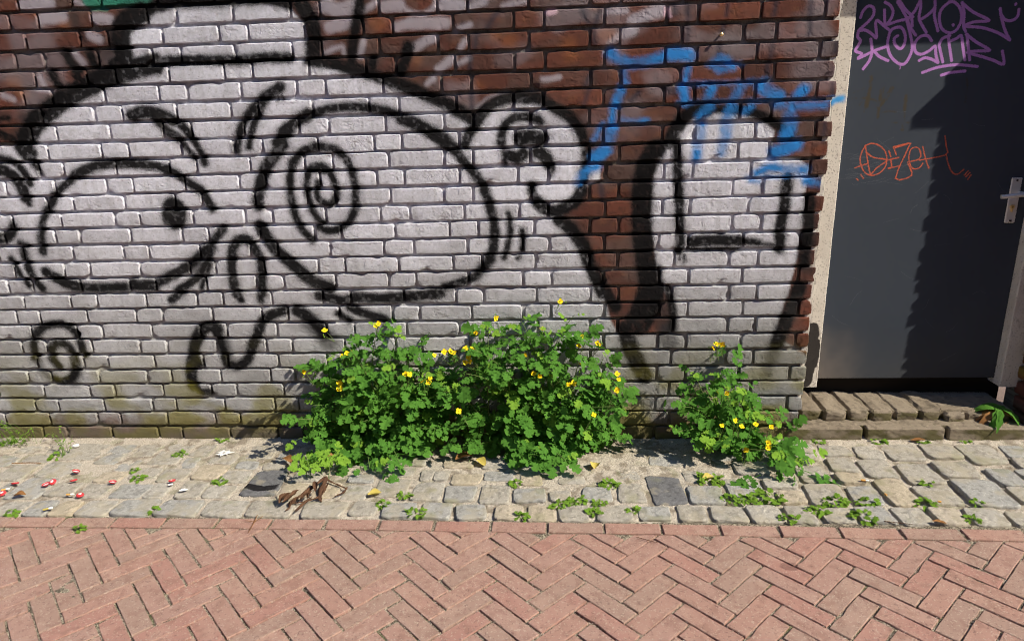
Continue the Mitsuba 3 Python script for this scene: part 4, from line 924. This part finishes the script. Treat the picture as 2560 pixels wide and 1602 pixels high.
# ------------------------------------------------------------------ plants
HALF = np.array([(0, .02), (.07, .12), (.15, .33), (.27, .40), (.355, .20), (.43, .31), (.53, .46), (.65, .43), (.705, .21), (.80, .29), (.92, .24), (1.0, .0)])
def leaflet(r, L, Wd, lobes, seed):
    """A deeply lobed, slightly cupped blade from the origin along +x."""
    n = len(HALF)
    v, f = [], []
    cup, droop = r.uniform(-.05, .30), r.uniform(.05, .30)
    for s in (1, -1):
        h = HALF * [1, 1] + np.vstack([[[0, 0]], r.normal(0, .022, (n - 2, 2)), [[0, 0]]])
        x, y = h[:, 0] * L, s * np.abs(h[:, 1]) * Wd * 2.15
        z = cup * np.abs(y) + r.normal(0, .018, n) * Wd
        x = x + np.abs(y) * .16
        rim = np.stack([x, y, z - droop * L * (x / L) ** 2], 1)
        mid = np.stack([h[:, 0] * L, y * 0, -.012 * L - droop * L * h[:, 0] ** 2], 1)
        k = len(v) * n
        v += [rim, mid]
        for i in range(n - 1):
            a, b, c, d = k + i, k + i + 1, k + n + i + 1, k + n + i
            f += [[a, d, c], [a, c, b]] if s > 0 else [[a, c, d], [a, b, c]]
    return np.vstack(v), np.array(f)

def compound_leaf(seed, size=1.0, pairs=2):
    """A pinnate leaf of lobed leaflets on a thin stalk, about .15 m long at size 1."""
    r = np.random.default_rng(8000 + seed)
    parts = []
    stalk = np.array([[0, 0, 0], [.030, 0, .004], [.06, 0, .004], [.105, 0, -.004]])
    parts.append(tube(stalk, [.0017, .0014, .0012, .0008], 4))
    def put(x, ang, L, W, lob):
        v, f = leaflet(r, L, W, lob, seed)
        tilt = r.normal(0, .22)
        ca, sa = math.cos(ang), math.sin(ang)
        rot = np.array([[ca, -sa, 0], [sa, ca, 0], [0, 0, 1]])
        ct_, st_ = math.cos(tilt), math.sin(tilt)
        rx = np.array([[1, 0, 0], [0, ct_, -st_], [0, st_, ct_]])
        z = np.interp(x, stalk[:, 0], stalk[:, 2])
        parts.append((v @ rx.T @ rot.T + [x, 0, z + .001], f))
    for k in range(pairs):
        x = .040 + .036 * k + r.normal(0, .004)
        L = (.038 + .012 * k) * r.uniform(.85, 1.2)
        for s in (-1, 1):
            put(x, s * (1.12 - .20 * k + r.normal(0, .12)), L, L * .40, 3)
    L = .062 * r.uniform(.9, 1.2)
    put(.090, r.normal(0, .12), L, L * .50, 3)
    v, f = cat(parts)
    return v * size, f

LEAF = [ply(compound_leaf(i, 1.0, 2 if i < 6 else 1), 'mat_leaf' if i % 3 else 'mat_leaf_young', smooth=True) for i in range(9)]
LEAF_SHADE = [compound_leaf(20 + i, 1.0, 2) for i in range(4)]
REACH = .085

def flower_mesh(seed):
    r = np.random.default_rng(400 + seed)
    v, f = [], []
    for k in range(4):
        a = k * math.pi / 2 + r.normal(0, .12)
        L, W, up = .0130 * r.uniform(.9, 1.1), .0068, r.uniform(.15, .6)
        P = np.array([[.0012, 0, 0], [.45, -1, .3], [.85, -.75, .75], [1.0, 0, .85], [.85, .75, .75], [.45, 1, .3], [.55, 0, .25]])
        q = np.stack([P[:, 0] * L, P[:, 1] * W, P[:, 2] * L * up], 1)
        c, s = math.cos(a), math.sin(a)
        q = np.stack([q[:, 0] * c - q[:, 1] * s, q[:, 0] * s + q[:, 1] * c, q[:, 2]], 1)
        n = len(v) * 7
        v.append(q); f += [[n + a_, n + b_, n + 6] for a_, b_ in ((0, 1), (1, 2), (2, 3), (3, 4), (4, 5), (5, 0))]
    return np.vstack(v), np.array(f)
FLOWER = [ply(flower_mesh(i), 'mat_petal') for i in range(5)]
def stamen_mesh():
    ms = []
    r = np.random.default_rng(3)
    for k in range(9):
        a = k * 2.4; d = .0030 * math.sqrt(k / 9 + .1)
        ms.append(tube([(d * .4 * math.cos(a), d * .4 * math.sin(a), .0005), (d * math.cos(a), d * math.sin(a), .0048)], [.0004, .0009], 4))
    return cat(ms)
STAMEN = ply(stamen_mesh(), 'mat_stamen')

def bez(a, b, c, n=9):
    t = np.linspace(0, 1, n)[:, None]
    return (1 - t) ** 2 * np.array(a) + 2 * t * (1 - t) * np.array(b) + t ** 2 * np.array(c)

SUNV = SUN
def grow(key, outline, base, n_leaves, n_inner, flowers, seed, depth, size=1.0, low=.0):
    r = np.random.default_rng(seed)
    pts = [(x / 1000, z / 1000) for x, z in outline]
    poly = Polygon(pts).buffer(0)
    x0, z0, x1, z1 = poly.bounds
    H = z1
    axis = np.array([base[0], base[1]])
    def sample(inner):
        for _ in range(4000):
            x, z = r.uniform(x0, x1), r.uniform(z0, z1)
            if not poly.contains(Point(x, z)):
                continue
            zz = max(z, .0)
            d = depth * (1 - .55 * (zz / H) ** 1.5)
            y = -.13 + d * .5 - d * (r.random() ** (.55 if not inner else 1.6))
            y = min(y, -.022)
            if z < .045:                       # the skirt lies on the ground in front
                y = -.15 - (.045 - z) * 1.75 + r.normal(0, .012)
                x = base[0] + (x - base[0]) * .96
                z = .035 + r.random() * .05
            if abs(y + .13) > .25 + .1:
                continue
            # where the leaf stands off the middle depth, slide it so that the clump keeps its outline
            return np.array([x, y, z])
        return np.array([base[0], -.1, .2])
    # shoots: each ends in a whorl of leaves; the shoots are spread through the clump
    n_sh = max(5, n_leaves // 7)
    tips, tries = [], 0
    while len(tips) < n_sh and tries < 20000:
        tries += 1
        q = sample(False)
        rad = (.105 if tries < 4000 else .075 if tries < 9000 else .05) * min(1, size + .1)
        if all(np.linalg.norm((q - c) * [1, .8, 1]) > rad for c in tips):
            tips.append(q)
    leaves, st = [], []
    for q in tips:
        hgt = np.clip(q[2] / H, 0, 1)
        b = np.array([base[0] + r.normal(0, .045) * (1 + 1.2 * (n_leaves > 150)), base[1] + r.normal(0, .02), -.01])
        c = np.array([b[0] + (q[0] - b[0]) * .45, b[1] + (q[1] - b[1]) * .55, q[2] * .70 + .06])
        p = bez(b, c, q, 12)
        st.append(tube(p, np.linspace(.0036, .0015, len(p)) * size, 5))
        axis_d = p[-1] - p[-3]; axis_d /= np.linalg.norm(axis_d)
        away = np.array([(q[0] - axis[0]) * 1.2, min(q[1] - axis[1], -.02) * 1.6 - .10, 0.0]); away /= np.linalg.norm(away) + 1e-6
        k = int(round(n_leaves / n_sh)) + r.integers(-1, 2)
        turn = r.uniform(0, 6.28)
        for j in range(k):
            a = turn + j * 2.4
            t = 1 - .11 * j * r.uniform(.6, 1.3)
            at = p[int(np.clip(round(t * 11), 4, 11))] + r.normal(0, .006, 3)
            side = np.array([math.cos(a), math.sin(a) * .9, 0.0])
            xd = side + .55 * away + np.array([0, 0, (.55 if j < 2 else .05) - .25 * (1 - hgt)]) + r.normal(0, .18, 3)
            nrm = np.array([0, 0, .80]) + .42 * SUNV + np.array([0, -.40, 0]) + .25 * away - .25 * side + r.normal(0, .24, 3)
            s = size * (1.0 - .38 * hgt) * (.55 + .45 * min(1, j / 3)) * r.uniform(.78, 1.18)
            if at[2] < .02: at[2] = .02
            if at[1] > -.015: at[1] = -.015
            xd[1] = min(xd[1], .25)
            leaves.append((place(at, xd, nrm, s), hgt, s, j))
    leaves.sort(key=lambda a: -a[2])
    leaves = leaves[:296]
    for m, hgt, s, j in leaves:
        young = r.random() < (.62 if j < 2 else .06) * (.35 + .75 * hgt) + .03
        opts = [0, 3, 6] if young else [1, 2, 4, 5, 7, 8]
        add('leaf', LEAF[opts[r.integers(len(opts))]], None, parent=key, to_world=T(m))
    # shaded leaves within
    inn = []
    for i in range(n_inner):
        q = sample(True)
        q[1] = min(-.02, q[1] + .03)
        q[2] = max(.02, q[2] * .93 - .02)
        nrm = np.array([0, -.3, .8]) + r.normal(0, .45, 3)
        inn.append(xf(place(q, r.normal(0, 1, 3), nrm, size * r.uniform(.6, 1.05)), LEAF_SHADE[i % 4]))
    if inn:
        k = add('inner_leaves', cat(inn), 'mat_leaf', smooth=True, parent=key); tag(k, kind='stuff')
    # flowers on their stalks, with a few buds beside them
    bud = []
    for i, (fx, fy, fz) in enumerate(flowers):
        q = np.array([fx, fy, fz]) / 1000
        nrm = np.array([.10, -.75, .55]) + r.normal(0, .28, 3)
        k = add('flower', FLOWER[i % 5], None, parent=key, to_world=T(place(q, r.normal(0, 1, 3), nrm, r.uniform(.82, 1.08))))
        add('stamens', STAMEN, None, parent=k, to_world=T(place(q, (1, 0, 0.1), nrm, 1.0)))
        b = q + np.array([r.normal(0, .012) + (base[0] - q[0]) * .10, .012, -.055 - r.random() * .03])
        st.append(tube(bez(b, (b + q) / 2 + [0, .01, .004], q - nrm / np.linalg.norm(nrm) * .001, 6), np.linspace(.0013, .0007, 6), 4))
        for _ in range(r.integers(1, 4)):
            e = q + r.normal(0, .013, 3) + [0, .004, -.008]
            st.append(tube(bez(b, (b + e) / 2, e, 4), [.0009, .0008, .0007, .0006], 3))
            s = trimesh.creation.icosphere(1, .0034); s.apply_scale([.8, .8, 1.5]); s.apply_translation(e)
            bud.append(vf(s))
    if bud:
        kb = add('buds', cat(bud), 'mat_leaf_young', smooth=True, parent=key); tag(kb, kind='stuff')
    add('stems', cat(st), 'mat_stem', smooth=True, parent=key)
    return key

k = thing('celandine_plant', 'leafy green plant with yellow flowers at the wall, left one of the two big clumps', 'plant', 'celandine plants growing at the foot of the wall')
grow(k, PLANTS['left'], (-.82, -.06), 282, 170, FLOWERS['left'], 11, .24, .88)
k = thing('celandine_plant', 'tallest and widest leafy green plant with yellow flowers, right one of the two big clumps', 'plant', 'celandine plants growing at the foot of the wall')
grow(k, PLANTS['right'], (-.10, -.06), 292, 210, FLOWERS['right'], 12, .24, .90)
k = thing('celandine_plant', 'smaller loose plant with yellow flowers by itself near the door step', 'plant', 'celandine plants growing at the foot of the wall')
grow(k, PLANTS['third'], (.74, -.07), 118, 36, FLOWERS['third'], 13, .26, .92)
k = thing('celandine_sprig', 'low bright green sprig on the cobbles in front of the left plant, without flowers', 'plant')
grow(k, [(-1150, 20), (-1155, 55), (-1090, 92), (-1040, 100), (-960, 85), (-945, 30), (-1000, -10), (-1110, -5)], (-1.05, -.22), 26, 0, [], 14, .10, .62)
for kk in [s for s in scene if s.startswith(k + '__leaf')]:
    m = np.array(T(scene[kk]['to_world']).matrix, float); m[1, 3] -= .13; scene[kk] = {**LEAF[[0, 3, 6][len(kk) % 3]], 'to_world': T(m)}
scene[k + '__stems']['to_world'] = T().translate([0, -.13, 0])

# a wilting plant on the right end of the step
k = thing('wilted_plant', 'dark wilting plant with brown dead leaves on the right end of the door step', 'plant')
r = np.random.default_rng(77)
def strap(L, W, bend, seed):
    t = np.linspace(0, 1, 8)
    rr = np.random.default_rng(seed)
    w = W * np.sin(np.pi * np.clip(t * .93 + .05, 0, 1)) ** .7 * (1 + .25 * np.sin(t * 19 + seed))
    x, z = L * t, L * (.35 * t - bend * t ** 2)
    v = np.vstack([np.stack([x, -w, z + .2 * w], 1), np.stack([x, w * 0, z], 1), np.stack([x, w, z + .2 * w], 1)])
    f = []
    for i in range(7):
        for a in (0, 8):
            f += [[a + i, a + i + 1, a + 9 + i], [a + i, a + 9 + i, a + 8 + i]]
    return v, np.array(f)
for i in range(15):
    a = r.uniform(math.pi * .75, math.pi * 2.1)
    dead = i % 3 == 2
    m = place((1.985 + r.normal(0, .012), .075 + r.normal(0, .012), .112 + (.0 if dead else .015)), (math.cos(a), math.sin(a) - .2, -.5 if dead else .25), (r.normal(0, .2), -.3, 1), 1)
    add('dead_leaf' if dead else 'leaf', strap(r.uniform(.07, .13), r.uniform(.011, .018), r.uniform(.5, 1.5), i), 'mat_dry' if dead else 'mat_leaf', smooth=True, parent=k, to_world=T(m))
for i in range(5):
    m = place((1.955 + .03 * i, .045, .10 - .012 * i), (r.normal(0, .5), -.35, -.9), (0, -1, .3), 1)
    add('dead_leaf', strap(.075, .013, .3, 90 + i), 'mat_dry', smooth=True, parent=k, to_world=T(m))

# weeds in the joints
def tuft(seed, size, n, spread):
    rr = np.random.default_rng(seed)
    ms = []
    for i in range(n):
        a, d = rr.uniform(0, 2 * math.pi), math.sqrt(rr.random()) * spread
        v, f = leaflet(rr, .020 * size * rr.uniform(.6, 1.25), .0085 * size * rr.uniform(.8, 1.2), 3, i)
        a2 = a + rr.normal(0, .6)
        m = place((d * math.cos(a), d * math.sin(a) * .7, .002 + rr.random() * .020 * size * (1 - d / (spread + .01) * .6)), (math.cos(a2), math.sin(a2), rr.uniform(-.3, .5)), (rr.normal(0, .35), rr.normal(-.2, .35), 1), 1)
        ms.append(xf(m, (v, f)))
    return cat(ms)
N2 = ['first', 'second', 'third', 'fourth', 'fifth', 'sixth', 'seventh', 'eighth', 'ninth', 'tenth', 'eleventh', 'twelfth', 'thirteenth', 'fourteenth', 'fifteenth', 'sixteenth', 'seventeenth', 'eighteenth', 'nineteenth', 'twentieth', 'twenty-first', 'twenty-second', 'twenty-third', 'twenty-fourth', 'twenty-fifth', 'twenty-sixth']
kerb = sorted([w for w in WEEDS if w[1] < -480], key=lambda w: w[0])
mid = sorted([w for w in WEEDS if -480 <= w[1] < -30], key=lambda w: w[0])
foot = sorted([w for w in WEEDS if w[1] >= -30], key=lambda w: w[0])
for row, where in ((kerb, 'in the joints along the brick edging'), (mid, 'between the cobbles in the middle of the strip'), (foot, 'at the foot of the wall and step')):
    for i, (x, y, s) in enumerate(row):
        k = thing('weed', f'small green weed {where}, {N2[i]} from the left', 'weed', 'weeds between the cobbles')
        z = 0.0
        add(k, tuft(500 + i * 7 + int(abs(x)), .72 + s * .16, int(10 + s * 14), .010 + .0155 * s), 'mat_weed', smooth=True, to_world=T().translate([x / 1000, min(y / 1000, -.012), z]))
k = thing('grass_weed', 'tall thin yellow green weed at the wall on the far left edge', 'weed')
ms = []
for i in range(26):
    a = r.uniform(0, 6.28); L = r.uniform(.06, .19)
    b = np.array([-2.66 + r.normal(0, .055), -.045 + r.normal(0, .025), 0])
    e = b + [math.cos(a) * L * .6 + .02, -abs(math.sin(a)) * L * .45, L * r.uniform(.45, .95)]
    ms.append(tube(bez(b, (b + e) / 2 + [0, 0, L * .3], e, 6), np.linspace(.0012, .0005, 6), 3))
    for _ in range(3):
        v, f = leaflet(r, .014, .0035, 3, i)
        ms.append(xf(place(b + (e - b) * r.uniform(.4, 1), r.normal(0, 1, 3), (0, -.3, 1), 1), (v, f)))
add(k, cat(ms), 'mat_weed', smooth=True)
k = thing('grass_weed', 'thin leaning weed stalk beside the cobbles near the left edge', 'weed')
ms = []
for i in range(7):
    b = np.array([-2.375 + r.normal(0, .012), -.150 + r.normal(0, .01), 0]); L = r.uniform(.06, .14)
    e = b + [-.03 + r.normal(0, .03), r.normal(.02, .01), L]
    ms.append(tube(bez(b, (b + e) / 2 + [0.01, 0, .02], e, 6), np.linspace(.0012, .0005, 6), 3))
    for _ in range(4):
        v, f = leaflet(r, .013, .0036, 3, i)
        ms.append(xf(place(b + (e - b) * r.uniform(.3, 1), r.normal(0, 1, 3), (0, -.3, 1), 1), (v, f)))
add(k, cat(ms), 'mat_weed', smooth=True)

# ------------------------------------------------------------------ litter
def cap_mesh():
    n = 42
    th = np.arange(n) * 2 * math.pi / n
    cr = np.where(np.arange(n) % 2, 1.0, .955)
    prof = [(.0, .0062), (.0115, .0062), (.0130, .0054), (.0137, .0035), (.0155, .0)]
    v = [[0, 0, .0062]]
    for i, (rd, z) in enumerate(prof[1:]):
        k = cr if i > 1 else 1.0
        for t, kk in zip(th, np.broadcast_to(k, n)):
            v.append([rd * kk * math.cos(t), rd * kk * math.sin(t), z])
    f = [[0, 1 + i, 1 + (i + 1) % n] for i in range(n)]
    for l in range(len(prof) - 2):
        for i in range(n):
            a, b = 1 + l * n + i, 1 + l * n + (i + 1) % n
            f += [[a, a + n, b + n], [a, b + n, b]]
    return np.array(v), np.array(f)
CAPM = cap_mesh()
def disc(rd, z, n=28):
    th = np.arange(n) * 2 * math.pi / n
    return np.vstack([[[0, 0, z]], np.stack([rd * np.cos(th), rd * np.sin(th), th * 0 + z], 1)]), np.array([[0, 1 + i, 1 + (i + 1) % n] for i in range(n)])
CL = ['red bottle cap lying inside up, left of the pair of touching caps', 'red bottle cap lying inside up, left one of two touching caps', 'red and white bottle cap with its top up, right one of two touching caps', 'red bottle cap lying inside up, the rearmost cap nearest the wall',
      'red bottle cap lying inside up, just in front of the rearmost cap', 'red bottle cap lying inside up by itself in the middle of the row', 'red bottle cap with its top up, the one nearest the brick edging', 'red bottle cap with its top up at the left edge of the picture', 'red bottle cap lying inside up, the rightmost one beside a cigarette end']
for i, (x, y) in enumerate(CAPS):
    k = thing('bottle_cap', CL[i], 'bottle cap', 'red bottle caps on the cobbles')
    up = i in (2, 6, 7)
    n_ = (rng.normal(0, .15), rng.normal(-.12, .15), 1 if up else -1)
    m = place((x / 1000, y / 1000, .013 if up else .0205), (1, rng.normal(0, .5), 0), n_, 1.0)
    add('shell', CAPM, 'mat_cap_red', smooth=30, parent=k, to_world=T(m))
    if up:
        add('print', disc(.0075, .0066, 5), 'mat_white', parent=k, to_world=T(m))
    else:
        add('liner', disc(.0122, .0052), 'mat_cap_inside', parent=k, to_world=T(m))
BL = ['cigarette end with orange filter at the left edge beside a bottle cap', 'cigarette end with orange filter touching the bottle cap nearest the edging', 'pale cigarette end on the cobbles close to the brick edging on the left', 'cigarette end with orange filter, farthest back on the right cobbles', 'orange cigarette filter standing in a joint of the right cobbles',
      'orange cigarette filter near the brick edging, the rightmost one', 'short pale cigarette end beside the rightmost bottle cap']
for i, (x, y) in enumerate(BUTTS):
    k = thing('cigarette_end', BL[i], 'cigarette end', 'cigarette ends on the cobbles')
    L = [.030, .030, .034, .028, .018, .020, .018][i]
    a = [.45, .12, .55, -.12, -1.1, -.3, .5][i]
    d = np.array([math.cos(a), math.sin(a), 0]); c = np.array([x / 1000, y / 1000, .0165])
    add('filter', tube([c - d * L * .5, c - d * L * .46, c + d * L * .08], [.0034, .0040, .0039], 10), 'mat_filter' if i not in (2, 6) else 'mat_yellow_leaf' if i == 2 else 'mat_white', smooth=40, parent=k)
    if i not in (4, 5):
        add('paper', tube([c + d * L * .082, c + d * L * .5, c + d * L * .53], [.0038, .0038, .0030], 10), 'mat_white', smooth=40, parent=k)

def dry_leaf(seed, L, W, curl):
    rr = np.random.default_rng(seed)
    u, w = np.meshgrid(np.linspace(0, 1, 9), np.linspace(-1, 1, 5), indexing='xy')
    wd = W * np.sin(np.pi * (u * .94 + .03)) ** .8
    y = w * wd
    z = curl * y ** 2 / W + .25 * L * np.sin(u * 3.0 + seed) * .3 + rr.normal(0, .0008, u.shape) + .006
    v = np.stack([u * L - L / 2, y, z], -1).reshape(-1, 3)
    a = (np.arange(4)[:, None] * 9 + np.arange(8)[None]).ravel()
    return v, np.vstack([np.stack([a, a + 1, a + 10], 1), np.stack([a, a + 10, a + 9], 1)])
for x, y, z, L, W, rz, mt, lab in [(-1.238, -.235, .012, .075, .020, -.6, 'mat_dry', 'curled brown leaf in the shade left of the low green sprig'), (-1.019, -.262, .045, .055, .016, 1.2, 'mat_dry', 'pale orange dead leaf leaning in the low green sprig'),
                                   (-2.274, -.540, .012, .055, .014, .1, 'mat_dry', 'dark curled dead leaf on the left cobbles near the brick edging'), (-.770, -.500, .010, .055, .020, .2, 'mat_yellow_leaf', 'yellow fallen leaf on the cobbles in front of the left plant'),
                                   (-.44, -.20, .012, .085, .026, .5, 'mat_dry', 'brown dead leaf on the ground between the two big plants'), (-.36, -.24, .012, .06, .022, -.8, 'mat_yellow_leaf', 'pale yellow dead leaf on the ground between the two big plants'),
                                   (.14, -.27, .014, .07, .022, 1.4, 'mat_yellow_leaf', 'yellowing leaf under the right side of the tallest plant'), (.60, -.36, .012, .05, .018, .3, 'mat_yellow_leaf', 'yellow leaf at the front of the small plant near the step'), (1.60, -.02, .012, .06, .012, -.2, 'mat_dry', 'brown dry leaf at the foot of the door step'), (1.365, -.665, .008, .052, .008, -.1, 'mat_dry', 'narrow dry leaf on the brick edging at the right')]:
    k = thing('fallen_leaf', lab, 'leaf')
    add(k, dry_leaf(int(abs(x * 1000)), L, W, .8), mt, smooth=True, to_world=T().translate([x, y, z]).rotate([0, 0, 1], math.degrees(rz)))
k = thing('dry_root', 'twisted dark brown dry root lying on the cobbles below the low green sprig', 'root')
def knot(ps, rs, seed):
    v, f = tube(bez(*ps, 14) if len(ps) == 3 else catmull(np.array(ps), 5), .004, 7)
    return v, f
def rootpiece(ps, r0, r1, r2):
    p = catmull(np.array(ps), 5); t = np.linspace(0, 1, len(p))
    rad = np.interp(t, [0, .4, 1], [r0, r1, r2]) * (1 + .25 * np.sin(t * 17))
    v, f = tube(p, rad, 7)
    v = v + (vnoise(v * 60, 3) * .0022)[:, None] * np.array([1, .6, .8])
    return v, f
ms = [rootpiece([(-1.003, -.400, .050), (-.998, -.440, .036), (-.995, -.490, .022), (-.988, -.535, .016), (-.972, -.560, .014)], .006, .0145, .003),
      rootpiece([(-1.004, -.402, .046), (-1.025, -.440, .040), (-1.055, -.490, .028), (-1.080, -.535, .018), (-1.092, -.590, .014)], .008, .0085, .004),
      rootpiece([(-.985, -.520, .018), (-1.020, -.550, .016), (-1.055, -.565, .015), (-1.085, -.575, .016)], .005, .0038, .003),
      rootpiece([(-1.090, -.545, .016), (-1.098, -.575, .022), (-1.085, -.600, .018), (-1.095, -.625, .013)], .004, .005, .003),
      rootpiece([(-1.000, -.410, .040), (-.960, -.425, .020), (-.925, -.445, .016), (-.900, -.462, .015)], .004, .0042, .0025),
      rootpiece([(-.900, -.452, .016), (-.903, -.490, .016), (-.932, -.520, .014)], .003, .005, .002)]
v, f = cat(ms)
v = v * [1, 1, .62] + [0, 0, .003]
ms = [(v, f)]
rr = np.random.default_rng(31)
for i in range(9):
    m_ = dry_leaf(40 + i, rr.uniform(.04, .10), rr.uniform(.006, .013), 1.4)
    ms.append(xf(place((-1.06 + rr.normal(0, .045), -.545 + rr.normal(0, .05), .016 + .004 * i * rr.random()), (rr.normal(0, .6) - .6, -1, rr.normal(0, .2)), (rr.normal(0, .4), -.1, 1), 1), m_))
add(k, cat(ms), 'mat_bark', smooth=True)
k = thing('twig', 'thin pale twig on the cobbles near the left edge', 'twig')
add(k, tube([(-2.535, -.262, .014), (-2.46, -.260, .016), (-2.40, -.255, .013)], [.0018, .0020, .0014], 6), 'mat_dry', smooth=True)
k = thing('twig', 'small dark twig across the brick edging below the dry root', 'twig')
add(k, cat([tube([(-1.197, -.655, .010), (-1.19, -.70, .008), (-1.185, -.765, .006)], [.0015, .0017, .0010], 5), tube([(-1.23, -.69, .008), (-1.19, -.70, .009), (-1.17, -.665, .011)], [.0010, .0014, .0009], 5)]), 'mat_dry', smooth=True)
k = thing('twig', 'dark twig lying in the brick paving right of the middle', 'twig')
add(k, tube([(.262, -.765, .006), (.30, -.785, .007), (.335, -.798, .006)], [.0012, .0015, .0010], 5), 'mat_bark', smooth=True)
k = thing('twig', 'thin dark twig lying along the brick edging on the right', 'twig')
add(k, tube([(1.175, -.655, .010), (1.225, -.664, .009), (1.27, -.672, .008)], [.0014, .0016, .0010], 5), 'mat_bark', smooth=True)
k = thing('white_pebble', 'white pebble on the cobbles near the wall at the left', 'pebble')
s = trimesh.creation.icosphere(2, .011); s.apply_scale([1.6, .9, .8]); s.vertices += (vnoise(s.vertices * 110, 5) * .0016)[:, None] * s.vertex_normals; s.apply_translation([-2.345, -.091, .016])
add(k, vf(s), 'mat_white', smooth=True)
k = thing('petal', 'single white petal on the cobbles right of the bottle caps', 'petal')
add(k, dry_leaf(9, .036, .010, .4), 'mat_white', smooth=True, to_world=T().translate([-1.586, -.490, .013]).rotate([0, 0, 1], 25))
k = thing('bird_dropping', 'white splash of bird dropping on a cobble near the wall', 'bird dropping')
n = 40
th = np.arange(n) * 2 * math.pi / n
rd = .020 * (1 + .25 * np.sin(th * 3 + 1) + .85 * np.maximum(0, np.sin(th * 7 + .5)) ** 4 + np.random.default_rng(2).normal(0, .09, n))
outer = np.stack([rd * np.cos(th) * 1.3, rd * np.sin(th), th * 0], 1)
v = np.vstack([outer, outer * .86 + [0, 0, .0018], outer * .34 + [0, 0, .0022], outer * .30 + [0, 0, .0004]])
f = []
for l in range(3):
    for i in range(n):
        j = (i + 1) % n
        f += [[l * n + i, l * n + j, l * n + n + j], [l * n + i, l * n + n + j, l * n + n + i]]
add(k, (v, np.array(f)), 'mat_white', smooth=True, to_world=T().translate([-1.577, -.149, .0105]))
